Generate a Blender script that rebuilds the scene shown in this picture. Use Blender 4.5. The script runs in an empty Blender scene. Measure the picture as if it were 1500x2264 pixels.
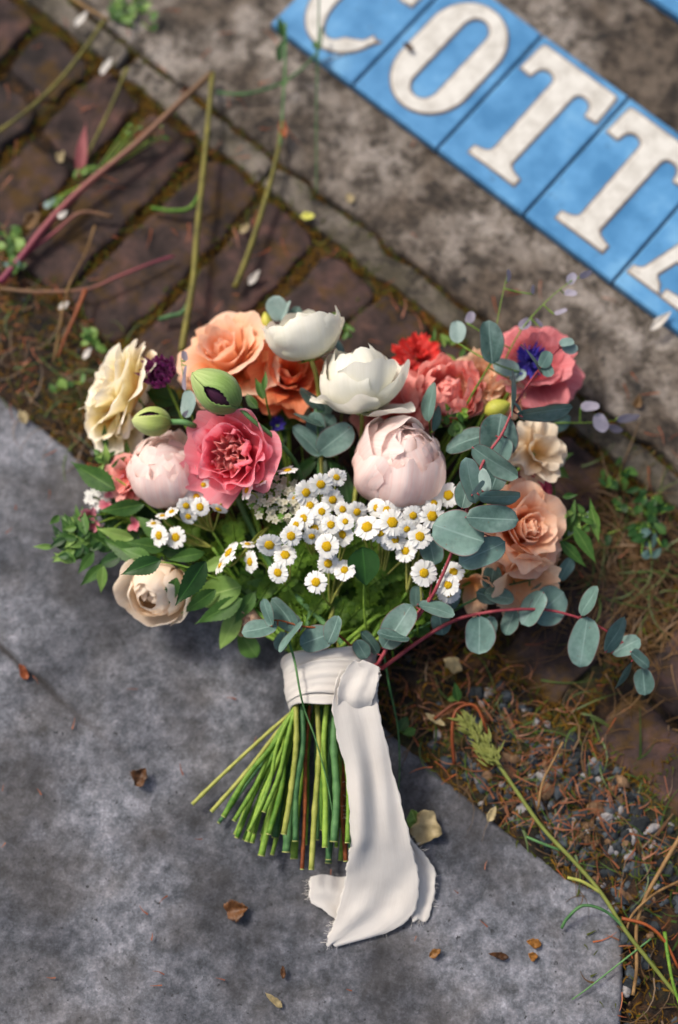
import bpy, math, random
import numpy as np
from mathutils import Vector, Matrix, Quaternion

# ------------------------------------------------------------------ camera, sky, sun, exposure
random.seed(11)
RNG = np.random.RandomState(7)
TH = math.radians(15)
CAMH = 1.12
FPX = 3144.0
sc = bpy.context.scene
COL = sc.collection
cam_data = bpy.data.cameras.new('camera')
cam = bpy.data.objects.new('camera', cam_data)
COL.objects.link(cam)
CAM = Vector((0, -CAMH * math.tan(TH), CAMH))
cam.location = CAM
cam.rotation_euler = (TH, 0, 0)
cam_data.sensor_fit = 'VERTICAL'
cam_data.sensor_height = 36
cam_data.lens = 50
cam_data.clip_start = 0.05
cam_data.clip_end = 100
cam_data.dof.use_dof = True
cam_data.dof.focus_distance = 1.035
cam_data.dof.aperture_fstop = 1.8
sc.camera = cam

SUN_EL, SUN_AZ = math.radians(50), math.radians(-52)      # azimuth measured clockwise from +Y
world = bpy.data.worlds.new('World')
sc.world = world
world.use_nodes = True
wn = world.node_tree
bg = wn.nodes['Background']
sky = wn.nodes.new('ShaderNodeTexSky')
sky.sky_type = 'NISHITA'
sky.sun_disc = False
sky.sun_elevation = SUN_EL
sky.sun_rotation = SUN_AZ
sky.air_density = 1.0
sky.dust_density = 6.0
sky.ozone_density = 1.0
wn.links.new(sky.outputs[0], bg.inputs[0])
bg.inputs[1].default_value = 0.08
sd = bpy.data.lights.new('sun', 'SUN')
sd.energy = 1.5
sd.angle = math.radians(11)
sd.color = (1.0, 0.95, 0.87)
sun = bpy.data.objects.new('sun', sd)
COL.objects.link(sun)
sdir = Vector((math.sin(SUN_AZ) * math.cos(SUN_EL), math.cos(SUN_AZ) * math.cos(SUN_EL), math.sin(SUN_EL)))
sun.rotation_euler = sdir.to_track_quat('Z', 'Y').to_euler()
sun.location = sdir * 3
sc.view_settings.view_transform = 'Standard'
sc.view_settings.look = 'None'
sc.view_settings.gamma = 1
sc.view_settings.use_curve_mapping = False
sc.view_settings.exposure = 0.92
sc.cycles.max_bounces = 6

# ------------------------------------------------------------------ helpers
CX = Vector((1, 0, 0)); CY = Vector((0, math.cos(TH), math.sin(TH))); CZ = Vector((0, -math.sin(TH), math.cos(TH)))

def at(px, py, z=0.0):
    "the place at height z that the photograph shows at this pixel"
    d = CX * ((px - 750) / FPX) - CY * ((py - 1132) / FPX) - CZ
    return CAM + d * ((z - CAMH) / d.z)

def size(px, z):
    return px * (CAMH - z) / math.cos(TH) / FPX

K0 = at(500, 270)
KA = math.radians(-40.5)
KU = Vector((math.cos(KA), math.sin(KA), 0)); KN = Vector((-KU.y, KU.x, 0))

def kt(s, t, z=0.0):
    v = K0 + KU * s + KN * t
    return Vector((v.x, v.y, z))

def st(p):
    d = p - K0
    return d.dot(KU), d.dot(KN)

def to_lin(h):
    h = h.lstrip('#')
    out = []
    for i in (0, 2, 4):
        c = int(h[i:i + 2], 16) / 255
        out.append(c / 12.92 if c <= 0.04045 else ((c + 0.055) / 1.055) ** 2.4)
    return (out[0], out[1], out[2], 1)

_h = RNG.rand(256, 256)
def vnoise(x, y):
    x = np.asarray(x, float); y = np.asarray(y, float)
    xi = np.floor(x).astype(int); yi = np.floor(y).astype(int)
    fx = x - xi; fy = y - yi
    fx = fx * fx * (3 - 2 * fx); fy = fy * fy * (3 - 2 * fy)
    a = _h[xi % 256, yi % 256]; b = _h[(xi + 1) % 256, yi % 256]
    c = _h[xi % 256, (yi + 1) % 256]; d = _h[(xi + 1) % 256, (yi + 1) % 256]
    return (a * (1 - fx) + b * fx) * (1 - fy) + (c * (1 - fx) + d * fx) * fy - 0.5

def fbm(x, y, o=4, seed=0.0):
    s = 0; a = 1
    for i in range(o):
        s = s + a * vnoise(x * 2 ** i + 17.3 * i + seed, y * 2 ** i + 9.1 * i - seed * 1.7)
        a *= 0.5
    return s

def tag(o, label=None, cat=None, group=None, kind=None):
    if label: o['label'] = label
    if cat: o['category'] = cat
    if group: o['group'] = group
    if kind: o['kind'] = kind
    return o

def link(name, data, parent=None):
    o = bpy.data.objects.new(name, data)
    COL.objects.link(o)
    if parent: o.parent = parent
    return o

def mesh(name, verts, faces, mat, uvs=None, smooth=True):
    me = bpy.data.meshes.new(name)
    if isinstance(verts, np.ndarray): verts = verts.tolist()
    me.from_pydata(verts, [], faces)
    if smooth: me.polygons.foreach_set('use_smooth', [True] * len(me.polygons))
    if uvs is not None:
        uv = me.uv_layers.new(name='UVMap')
        li = np.zeros(len(me.loops), dtype=np.int32)
        me.loops.foreach_get('vertex_index', li)
        uv.data.foreach_set('uv', np.asarray(uvs, dtype=np.float32)[li].ravel())
    for m in (mat if isinstance(mat, (list, tuple)) else [mat]):
        me.materials.append(m)
    me.update()
    return me

def grid_faces(nu, nv, off=0, wrap=False):
    f = []
    for j in range(nv - 1):
        for i in range(nu - (0 if wrap else 1)):
            a = off + j * nu + i; b = off + j * nu + (i + 1) % nu
            f.append((a, b, b + nu, a + nu))
    return f

class Pile:
    "collects many small shapes into one mesh"
    def __init__(s): s.v = []; s.f = []; s.uv = []; s.n = 0
    def add(s, v, f, uv=None):
        v = np.asarray(v, float)
        s.v.append(v); s.f += [tuple(i + s.n for i in q) for q in f]
        s.uv.append(np.zeros((len(v), 2)) if uv is None else np.asarray(uv, float))
        s.n += len(v)
    def build(s, name, mat, parent=None, smooth=True):
        return link(name, mesh(name, np.concatenate(s.v), s.f, mat, np.concatenate(s.uv), smooth), parent)

def catmull(pts, n=6):
    pts = [Vector(p) for p in pts]
    P = [pts[0] * 2 - pts[1]] + pts + [pts[-1] * 2 - pts[-2]]
    out = []
    for i in range(1, len(P) - 2):
        for k in range(n):
            t = k / n
            out.append(0.5 * ((2 * P[i]) + (P[i + 1] - P[i - 1]) * t + (2 * P[i - 1] - 5 * P[i] + 4 * P[i + 1] - P[i + 2]) * t * t
                              + (3 * P[i] - P[i - 1] - 3 * P[i + 1] + P[i + 2]) * t ** 3))
    out.append(pts[-1])
    return out

def tube_geo(pts, r, sides=7, n=6, wob=0.0):
    path = catmull(pts, n) if n > 1 else [Vector(p) for p in pts]
    m = len(path)
    rr = r if callable(r) else (lambda t: r)
    v = []; uv = []
    up = Vector((0.13, 0.21, 1)).normalized()
    for i, p in enumerate(path):
        d = (path[min(i + 1, m - 1)] - path[max(i - 1, 0)])
        if d.length < 1e-9: d = Vector((1, 0, 0))
        d.normalize()
        a = d.cross(up)
        if a.length < 1e-3: a = d.cross(Vector((1, 0, 0)))
        a.normalize(); b = d.cross(a)
        R = rr(i / (m - 1)) * (1 + wob * math.sin(i * 1.7))
        for k in range(sides):
            th = 2 * math.pi * k / sides
            q = p + (a * math.cos(th) + b * math.sin(th)) * R
            v.append(tuple(q)); uv.append((k / sides, i / (m - 1)))
    f = grid_faces(sides, m, 0, True)
    f.append(tuple(range(sides))[::-1]); f.append(tuple(range((m - 1) * sides, m * sides)))
    return v, f, uv

def tube(name, pts, r, mat, parent=None, sides=7, n=6, wob=0.0):
    v, f, uv = tube_geo(pts, r, sides, n, wob)
    if parent is not None:
        inv = parent.matrix_world.inverted()
        v = [tuple(inv @ Vector(p)) for p in v]
    return link(name, mesh(name, v, f, mat, uv), parent)

def empty(name, loc, mat3=None):
    o = bpy.data.objects.new(name, None)
    COL.objects.link(o)
    M = (mat3.to_4x4() if mat3 else Matrix.Identity(4))
    M = Matrix.Translation(loc) @ M
    o.matrix_world = M
    o.empty_display_size = 0.01
    return o

def basis_z(axis, up=None):
    z = axis.normalized()
    u = up or CX
    y = z.cross(u)
    if y.length < 1e-4: y = z.cross(CY)
    y.normalize(); x = y.cross(z)
    return Matrix((x, y, z)).transposed()

def img(ax, ay, az):
    return (CX * ax + CY * ay + CZ * az).normalized()

# ------------------------------------------------------------------ materials
def new_mat(name):
    m = bpy.data.materials.new(name); m.use_nodes = True
    nt = m.node_tree
    return m, nt, nt.nodes, nt.links, nt.nodes['Principled BSDF']

def noise(nt, scale, detail=4, rough=0.6, coord=None, dist=0.0):
    n = nt.nodes.new('ShaderNodeTexNoise')
    n.inputs['Scale'].default_value = scale; n.inputs['Detail'].default_value = detail
    n.inputs['Roughness'].default_value = rough; n.inputs['Distortion'].default_value = dist
    if coord is None:
        tc = nt.nodes.new('ShaderNodeTexCoord'); coord = tc.outputs['Object']
    nt.links.new(coord, n.inputs['Vector'])
    return n.outputs['Fac']

def ramp(nt, fac, stops, interp='LINEAR'):
    r = nt.nodes.new('ShaderNodeValToRGB')
    r.color_ramp.interpolation = interp
    e = r.color_ramp.elements
    while len(e) < len(stops): e.new(0.5)
    for i, (p, c) in enumerate(stops):
        e[i].position = p
        e[i].color = to_lin(c) if isinstance(c, str) else (c, c, c, 1)
    nt.links.new(fac, r.inputs['Fac'])
    return r.outputs['Color']

def mix(nt, fac, a, b, mode='MIX'):
    m = nt.nodes.new('ShaderNodeMix'); m.data_type = 'RGBA'; m.blend_type = mode
    for sock, val in ((m.inputs[0], fac), (m.inputs[6], a), (m.inputs[7], b)):
        if hasattr(val, 'links') or isinstance(val, bpy.types.NodeSocket): nt.links.new(val, sock)
        elif isinstance(val, str): sock.default_value = to_lin(val)
        else: sock.default_value = val
    return m.outputs[2]

def bump(nt, fac, strength, dist):
    b = nt.nodes.new('ShaderNodeBump')
    b.inputs['Strength'].default_value = strength; b.inputs['Distance'].default_value = dist
    nt.links.new(fac, b.inputs['Height'])
    nt.links.new(b.outputs[0], nt.nodes['Principled BSDF'].inputs['Normal'])
    return b

def petal_mat(name, base, tip, vein=None, trans=0.35, vs=0.35, speck=None, mid=None, rough=0.55):
    m, nt, N, L, bs = new_mat(name)
    uv = N.new('ShaderNodeUVMap')
    sep = N.new('ShaderNodeSeparateXYZ'); L.new(uv.outputs[0], sep.inputs[0])
    wob = noise(nt, 60, 3)
    ad = N.new('ShaderNodeMath'); ad.operation = 'MULTIPLY_ADD'; ad.inputs[1].default_value = 0.25; L.new(wob, ad.inputs[0]); L.new(sep.outputs[1], ad.inputs[2])
    sub = N.new('ShaderNodeMath'); sub.operation = 'SUBTRACT'; sub.inputs[1].default_value = 0.125; L.new(ad.outputs[0], sub.inputs[0])
    stops = [(0.05, base), (0.85, tip)] if not mid else [(0.05, base), (0.5, mid), (0.92, tip)]
    col = ramp(nt, sub.outputs[0], stops)
    mp = N.new('ShaderNodeMapping'); mp.inputs['Scale'].default_value = (26, 1.6, 1); L.new(uv.outputs[0], mp.inputs[0])
    vn = noise(nt, 1.0, 4, 0.65, mp.outputs[0], 0.4)
    vr = ramp(nt, vn, [(0.35, 0.0), (0.65, 1.0)])
    dark = mix(nt, 1.0, col, vein or '#d8d0c8', 'MULTIPLY')
    mm = N.new('ShaderNodeMath'); mm.operation = 'MULTIPLY'; mm.inputs[1].default_value = vs; L.new(vr, mm.inputs[0])
    col = mix(nt, mm.outputs[0], col, dark)
    L.new(col, bs.inputs['Base Color'])
    bs.inputs['Roughness'].default_value = rough
    bs.inputs['Specular IOR Level'].default_value = 0.25
    bs.inputs['Sheen Weight'].default_value = 0.15
    bump(nt, vn, 0.35, 0.0006)
    tr = N.new('ShaderNodeBsdfTranslucent'); L.new(col, tr.inputs[0])
    ms = N.new('ShaderNodeMixShader'); ms.inputs[0].default_value = trans
    L.new(bs.outputs[0], ms.inputs[1]); L.new(tr.outputs[0], ms.inputs[2])
    L.new(ms.outputs[0], N['Material Output'].inputs[0])
    return m

def leaf_mat(name, c1, c2, rim=None, bloom=None, trans=0.25, rough=0.5, sc_=90, vein=None, spec=0.35):
    m, nt, N, L, bs = new_mat(name)
    oi = N.new('ShaderNodeObjectInfo')
    n1 = noise(nt, sc_, 5, 0.65)
    ad = N.new('ShaderNodeMath'); ad.operation = 'MULTIPLY_ADD'; ad.inputs[1].default_value = 0.35; L.new(oi.outputs['Random'], ad.inputs[0]); L.new(n1, ad.inputs[2])
    col = ramp(nt, ad.outputs[0], [(0.4, c1), (0.9, c2)])
    uv = N.new('ShaderNodeUVMap'); sep = N.new('ShaderNodeSeparateXYZ'); L.new(uv.outputs[0], sep.inputs[0])
    a = N.new('ShaderNodeMath'); a.operation = 'SUBTRACT'; a.inputs[1].default_value = 0.5; L.new(sep.outputs[0], a.inputs[0])
    b = N.new('ShaderNodeMath'); b.operation = 'ABSOLUTE'; L.new(a.outputs[0], b.inputs[0])
    if vein:
        f = ramp(nt, b.outputs[0], [(0.0, 1.0), (0.035, 0.0)])
        col = mix(nt, f, col, vein)
    if bloom:
        f = ramp(nt, noise(nt, 28, 4, 0.65), [(0.45, 0.0), (0.68, 0.7)])
        col = mix(nt, f, col, bloom)
        f = ramp(nt, noise(nt, 330, 3, 0.6), [(0.66, 0.0), (0.71, 0.6)])
        col = mix(nt, f, col, '#6e5240')
    if rim:
        f = ramp(nt, b.outputs[0], [(0.465, 0.0), (0.495, 1.0)])
        col = mix(nt, f, col, rim)
    L.new(col, bs.inputs['Base Color'])
    bs.inputs['Roughness'].default_value = rough
    bs.inputs['Specular IOR Level'].default_value = spec
    bump(nt, noise(nt, sc_ * 6, 3), 0.25, 0.0005)
    tr = N.new('ShaderNodeBsdfTranslucent'); L.new(col, tr.inputs[0])
    ms = N.new('ShaderNodeMixShader'); ms.inputs[0].default_value = trans
    L.new(bs.outputs[0], ms.inputs[1]); L.new(tr.outputs[0], ms.inputs[2])
    L.new(ms.outputs[0], N['Material Output'].inputs[0])
    return m

def plain(name, c1, c2, sc_=60, rough=0.7, bs_=0.3, bd=0.001, spec=0.3, detail=4):
    m, nt, N, L, bs = new_mat(name)
    n1 = noise(nt, sc_, detail, 0.65)
    L.new(ramp(nt, n1, [(0.35, c1), (0.65, c2)]), bs.inputs['Base Color'])
    bs.inputs['Roughness'].default_value = rough
    bs.inputs['Specular IOR Level'].default_value = spec
    bump(nt, noise(nt, sc_ * 5, 4), bs_, bd)
    return m

def mat_slab():
    m, nt, N, L, bs = new_mat('bluestone')
    big = noise(nt, 7, 4, 0.6); mid_ = noise(nt, 75, 10, 0.8); fine = noise(nt, 420, 6, 0.8)
    c = ramp(nt, mid_, [(0.34, '#4c4f54'), (0.45, '#6f7279'), (0.54, '#8d8e96'), (0.66, '#b1b0b8')])
    c2 = ramp(nt, fine, [(0.36, '#303030'), (0.5, '#808080'), (0.64, '#d0d0d0')])
    c = mix(nt, 0.4, c, c2, 'OVERLAY')
    warm = ramp(nt, noise(nt, 11, 3, 0.6), [(0.45, 0.0), (0.62, 1.0)])
    c = mix(nt, 0.45, c, mix(nt, warm, c, '#574f47'))
    dk = ramp(nt, big, [(0.40, 0.8), (0.60, 0.0)])
    c = mix(nt, dk, c, mix(nt, 1.0, c, '#84878c', 'MULTIPLY'))
    bl = ramp(nt, noise(nt, 26, 5, 0.7), [(0.36, 0.5), (0.52, 0.0)])
    c = mix(nt, bl, c, mix(nt, 1.0, c, '#b0b0b0', 'MULTIPLY'))
    pit = ramp(nt, noise(nt, 170, 5, 0.7), [(0.33, 1.0), (0.38, 0.0)])
    c = mix(nt, pit, c, '#2b2c2e')
    # dirt gathered in the old crack (a stain that follows the groove)
    geo = N.new('ShaderNodeNewGeometry')
    dist = N.new('ShaderNodeVectorMath'); dist.operation = 'DOT_PRODUCT'
    L.new(geo.outputs['Position'], dist.inputs[0]); dist.inputs[1].default_value = KN
    wob = noise(nt, 30, 3)
    a = N.new('ShaderNodeMath'); a.operation = 'MULTIPLY_ADD'; a.inputs[1].default_value = 0.012; L.new(wob, a.inputs[0]); L.new(dist.outputs['Value'], a.inputs[2])
    b = N.new('ShaderNodeMath'); b.operation = 'SUBTRACT'; b.inputs[1].default_value = K0.dot(KN) - 0.464 + 0.006; L.new(a.outputs[0], b.inputs[0])
    d = N.new('ShaderNodeMath'); d.operation = 'ABSOLUTE'; L.new(b.outputs[0], d.inputs[0])
    e = N.new('ShaderNodeMath'); e.operation = 'MULTIPLY'; e.inputs[1].default_value = 100; L.new(d.outputs[0], e.inputs[0])
    line = ramp(nt, e.outputs[0], [(0.06, 0.9), (0.42, 0.0)])
    al = N.new('ShaderNodeVectorMath'); al.operation = 'DOT_PRODUCT'; L.new(geo.outputs['Position'], al.inputs[0]); al.inputs[1].default_value = KU
    a2 = N.new('ShaderNodeMath'); a2.operation = 'SUBTRACT'; a2.inputs[1].default_value = K0.dot(KU) + 0.20; L.new(al.outputs['Value'], a2.inputs[0])
    fade = ramp(nt, a2.outputs[0], [(0.0, 0.9), (0.15, 0.0)])
    fm = N.new('ShaderNodeMath'); fm.operation = 'MULTIPLY'; L.new(line, fm.inputs[0]); L.new(fade, fm.inputs[1])
    c = mix(nt, fm.outputs[0], c, '#241f1a')
    L.new(c, bs.inputs['Base Color'])
    bs.inputs['Roughness'].default_value = 0.75
    bs.inputs['Specular IOR Level'].default_value = 0.3
    add = N.new('ShaderNodeMath'); add.operation = 'MULTIPLY_ADD'; add.inputs[1].default_value = 0.5; L.new(fine, add.inputs[0]); L.new(mid_, add.inputs[2])
    bump(nt, add.outputs[0], 0.6, 0.002)
    return m

def mat_concrete(name='weathered_concrete', light='#b8aea4', green=False):
    m, nt, N, L, bs = new_mat(name)
    big = noise(nt, 9, 4, 0.6); mid_ = noise(nt, 42, 9, 0.76); fine = noise(nt, 380, 6, 0.8)
    c = ramp(nt, mid_, [(0.36, '#302a23'), (0.44, '#655b50'), (0.50, '#92887e'), (0.60, light)])
    c2 = ramp(nt, fine, [(0.36, '#3a3835'), (0.5, '#808080'), (0.68, '#c0bcb8')])
    c = mix(nt, 0.6, c, c2, 'OVERLAY')
    spots = ramp(nt, noise(nt, 95, 3, 0.6, dist=0.3), [(0.60, 0.0), (0.66, 1.0)])
    patch = ramp(nt, noise(nt, 16, 3), [(0.4, 0.2), (0.55, 1.0)])
    f = N.new('ShaderNodeMath'); f.operation = 'MULTIPLY'; L.new(spots, f.inputs[0]); L.new(patch, f.inputs[1])
    c = mix(nt, f.outputs[0], c, '#2a2825')
    br = ramp(nt, big, [(0.42, 0.85), (0.58, 0.0)])
    c = mix(nt, br, c, mix(nt, 1.0, c, '#8b7c68' if not green else '#7c7858', 'MULTIPLY'))
    L.new(c, bs.inputs['Base Color'])
    bs.inputs['Roughness'].default_value = 0.85
    add = N.new('ShaderNodeMath'); add.operation = 'MULTIPLY_ADD'; add.inputs[1].default_value = 0.6; L.new(fine, add.inputs[0]); L.new(mid_, add.inputs[2])
    bump(nt, add.outputs[0], 0.7, 0.003)
    return m

def mat_brick():
    m, nt, N, L, bs = new_mat('dark_clay_brick')
    oi = N.new('ShaderNodeObjectInfo')
    n1 = noise(nt, 35, 5, 0.65, dist=0.4); fine = noise(nt, 300, 4, 0.7)
    c = ramp(nt, n1, [(0.32, '#282120'), (0.48, '#423532'), (0.62, '#5b443f'), (0.75, '#7a544b')])
    c3 = ramp(nt, n1, [(0.35, '#252120'), (0.55, '#3a3230'), (0.7, '#524138')])
    c = mix(nt, oi.outputs['Random'], c, c3)
    c = mix(nt, 0.3, c, ramp(nt, fine, [(0.3, '#303030'), (0.7, '#b0b0b0')]), 'OVERLAY')
    ms = ramp(nt, noise(nt, 24, 6, 0.75), [(0.50, 0.0), (0.62, 0.8)])
    c = mix(nt, ms, c, '#4a3719')
    L.new(c, bs.inputs['Base Color'])
    bs.inputs['Roughness'].default_value = 0.8
    bs.inputs['Specular IOR Level'].default_value = 0.12
    bump(nt, noise(nt, 120, 5, 0.7), 0.5, 0.0015)
    return m

def mat_soil():
    m, nt, N, L, bs = new_mat('soil_and_moss')
    n1 = noise(nt, 40, 5, 0.7, dist=0.8); n2 = noise(nt, 14, 3)
    c = ramp(nt, n1, [(0.3, '#050302'), (0.45, '#170e06'), (0.56, '#35210c'), (0.7, '#5c3c12')])
    g = ramp(nt, n2, [(0.5, 0.0), (0.65, 0.8)])
    c = mix(nt, g, c, ramp(nt, n1, [(0.35, '#1d1d0a'), (0.65, '#4f5420')]))
    L.new(c, bs.inputs['Base Color'])
    bs.inputs['Roughness'].default_value = 0.95
    bump(nt, noise(nt, 160, 6, 0.75), 1.0, 0.006)
    return m

def mat_tile():
    m, nt, N, L, bs = new_mat('blue_glazed_tile')
    n1 = noise(nt, 22, 4, 0.6)
    c = ramp(nt, n1, [(0.35, '#3a729e'), (0.55, '#528ab6'), (0.7, '#6c9fc4')])
    w = ramp(nt, noise(nt, 85, 5, 0.75, dist=0.5), [(0.60, 0.0), (0.68, 1.0)])
    p = ramp(nt, noise(nt, 12, 2), [(0.46, 0.05), (0.58, 0.85)])
    f = N.new('ShaderNodeMath'); f.operation = 'MULTIPLY'; L.new(w, f.inputs[0]); L.new(p, f.inputs[1])
    c = mix(nt, f.outputs[0], c, '#26323c')
    L.new(c, bs.inputs['Base Color'])
    bs.inputs['Roughness'].default_value = 0.5
    bs.inputs['Specular IOR Level'].default_value = 0.3
    bump(nt, noise(nt, 150, 4), 0.25, 0.0008)
    return m

def mat_letter():
    m, nt, N, L, bs = new_mat('cream_glaze')
    n1 = noise(nt, 60, 4, 0.6)
    c = ramp(nt, n1, [(0.35, '#b2aea5'), (0.6, '#cbc8c0')])
    w = ramp(nt, noise(nt, 110, 5, 0.75, dist=0.8), [(0.60, 0.0), (0.69, 0.8)])
    c = mix(nt, w, c, '#6b5648')
    L.new(c, bs.inputs['Base Color']); bs.inputs['Roughness'].default_value = 0.4
    return m

M = {}
M['slab'] = mat_slab(); M['conc'] = mat_concrete(); M['kerb'] = mat_concrete('mossy_concrete', '#8c8374', True)
M['brick'] = mat_brick(); M['soil'] = mat_soil(); M['tile'] = mat_tile(); M['letter'] = mat_letter()
M['outline'] = plain('brown_outline_glaze', '#6a5a4c', '#8c7b6a', 120, 0.7)
M['grout'] = plain('dark_grout', '#15181b', '#2b3238', 90, 0.9)
M['blush'] = petal_mat('blush_petal', '#f4c4bb', '#fff4ef', '#fbdcd6', 0.5, 0.4, mid='#fde8e0')
M['blush_in'] = petal_mat('blush_inner_petal', '#ea96a0', '#fbe8e4', '#eebcc0', 0.4, 0.4)
M['coral'] = petal_mat('coral_petal', '#f14a66', '#ffb4c0', '#fcb0bc', 0.48, 0.45, mid='#fd869a')
M['coral_in'] = petal_mat('coral_inner_petal', '#f66f7c', '#ffd0c8', '#fab8bc', 0.45, 0.4)
M['white'] = petal_mat('white_petal', '#dfe0b4', '#f8f5ea', '#ecebdf', 0.4, 0.3, mid='#f4f2e4')
M['cream'] = petal_mat('cream_petal', '#f5b81c', '#fff9ec', '#fbf0d6', 0.45, 0.3, mid='#fdf0b8')
M['peach'] = petal_mat('peach_petal', '#f28c38', '#ffdcc2', '#fbccaa', 0.45, 0.3, mid='#fcc08c')
M['orange'] = petal_mat('orange_petal', '#e8701c', '#f8a67a', '#f09a70', 0.4, 0.45, mid='#f58c4c')
M['red'] = petal_mat('red_petal', '#9a120c', '#e8443c', '#c83020', 0.3, 0.5)
M['salmon'] = petal_mat('salmon_petal', '#ee7468', '#fcbcb2', '#f6aaa2', 0.4, 0.35, mid='#f8a69c')
M['ochre'] = petal_mat('pale_peach_petal', '#f0a452', '#fad9bb', '#f4cdae', 0.42, 0.35, mid='#f7cba0')
M['dusty'] = petal_mat('dusty_pink_petal', '#c84a56', '#eb9a9c', '#dc808a', 0.35, 0.5, mid='#de7e84')
M['sweet'] = petal_mat('ivory_pink_petal', '#e8c27a', '#f8ebd6', '#f0dcc6', 0.42, 0.35, mid='#f4e2c4')
M['skin'] = petal_mat('pale_cream_petal', '#dc9c44', '#fef2e2', '#f8e4cc', 0.45, 0.3, mid='#fae4c4')
M['purple'] = petal_mat('dark_purple_petal', '#450a32', '#9a3a80', '#60205a', 0.25, 0.6, mid='#6c1c58')
M['violet'] = petal_mat('violet_blue_petal', '#2a1a78', '#4438a8', '#2a2090', 0.25, 0.4)
M['magenta'] = petal_mat('magenta_petal', '#8a2048', '#b84a6c', '#902a50', 0.25, 0.5)
M['pinklet'] = petal_mat('small_pink_petal', '#c85a70', '#e59aa4', '#d07080', 0.3, 0.4)
M['daisy'] = petal_mat('daisy_petal', '#e2e2da', '#f2f1ee', '#d8d8d4', 0.2, 0.4)
M['mauve'] = leaf_mat('mauve_grey_leaf', '#8a8496', '#aaa6b4', trans=0.3)
M['disc'] = plain('yellow_daisy_centre', '#c98f00', '#f2cf12', 900, 0.8, 0.9, 0.0012)
M['euc'] = leaf_mat('eucalyptus_leaf', '#36504a', '#6b8a80', bloom='#8fa8a2', rim='#6b4a48', trans=0.12, rough=0.55, sc_=70, vein='#7f9a92')
M['euc_pale'] = leaf_mat('pale_eucalyptus_leaf', '#6b8580', '#98aca6', bloom='#b4c4c0', trans=0.15, rough=0.6, sc_=70)
M['euc_stem'] = plain('red_eucalyptus_stem', '#7a2a34', '#a04a50', 80, 0.5)
M['rust_stem'] = plain('rust_brown_stem', '#5c2a12', '#8a4a22', 160, 0.65)
M['leaf'] = leaf_mat('green_leaf', '#284d1c', '#5a8238', trans=0.3, vein='#6f9448', sc_=60)
M['leaf_light'] = leaf_mat('light_green_leaf', '#587f35', '#8fae58', trans=0.3, vein='#a3bd70', sc_=60)
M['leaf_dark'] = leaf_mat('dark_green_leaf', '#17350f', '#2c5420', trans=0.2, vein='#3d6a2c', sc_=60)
M['fern'] = leaf_mat('feverfew_leaf', '#3a6416', '#84a838', trans=0.4, sc_=120)
M['stem'] = leaf_mat('green_stem', '#3f6a1c', '#86a440', trans=0.05, rough=0.55, sc_=140, spec=0.25)
M['stem_dk'] = leaf_mat('blue_green_stem', '#2b5230', '#5d8650', trans=0.05, rough=0.5, sc_=140, spec=0.25)
M['stem_yl'] = leaf_mat('yellow_green_stem', '#6f7a2c', '#a8a858', trans=0.05, rough=0.5, sc_=140, spec=0.25)
M['cut'] = plain('cut_stem_end', '#77803f', '#a9ab6c', 900, 0.8)
M['pod'] = petal_mat('poppy_pod_green', '#6c8b48', '#b4c484', '#b8c494', 0.12, 0.7, mid='#93b064', rough=0.65)
M['pod2'] = petal_mat('lime_pod_green', '#8da050', '#c4cc8c', '#c8d0a0', 0.12, 0.5, mid='#b0be6c', rough=0.65)
M['pod_dark'] = petal_mat('pod_inner_purple', '#2a0a22', '#5c1f48', '#30102a', 0.1, 0.6)
M['bud'] = leaf_mat('yellow_green_bud', '#a8ac3a', '#c6c45c', trans=0.15, sc_=90)
M['calyx'] = leaf_mat('calyx_green', '#5f8c2c', '#88ad48', trans=0.2, sc_=200)

def mat_ribbon():
    m, nt, N, L, bs = new_mat('ivory_silk')
    uv = N.new('ShaderNodeUVMap')
    mp = N.new('ShaderNodeMapping'); mp.inputs['Scale'].default_value = (120, 4, 1); L.new(uv.outputs[0], mp.inputs[0])
    n1 = noise(nt, 1.0, 3, 0.6, mp.outputs[0]); n2 = noise(nt, 40, 3)
    c = mix(nt, 0.5, ramp(nt, n1, [(0.3, '#d6d0c9'), (0.7, '#e6e2dc')]), ramp(nt, n2, [(0.35, '#d8d3cc'), (0.65, '#e6e2dc')]))
    L.new(c, bs.inputs['Base Color'])
    bs.inputs['Roughness'].default_value = 0.7; bs.inputs['Specular IOR Level'].default_value = 0.25
    bs.inputs['Sheen Weight'].default_value = 0.3
    mp2 = N.new('ShaderNodeMapping'); mp2.inputs['Scale'].default_value = (7, 9, 1); L.new(uv.outputs[0], mp2.inputs[0])
    cr_ = noise(nt, 1.0, 5, 0.6, mp2.outputs[0], 0.8)
    wv = N.new('ShaderNodeMath'); wv.operation = 'MULTIPLY_ADD'; wv.inputs[1].default_value = 0.12; L.new(noise(nt, 1400, 2), wv.inputs[0]); L.new(cr_, wv.inputs[2])
    bump(nt, wv.outputs[0], 0.28, 0.0016)
    tr = N.new('ShaderNodeBsdfTranslucent'); L.new(c, tr.inputs[0])
    ms = N.new('ShaderNodeMixShader'); ms.inputs[0].default_value = 0.35
    L.new(bs.outputs[0], ms.inputs[1]); L.new(tr.outputs[0], ms.inputs[2]); L.new(ms.outputs[0], N['Material Output'].inputs[0])
    return m
M['ribbon'] = mat_ribbon()

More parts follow.
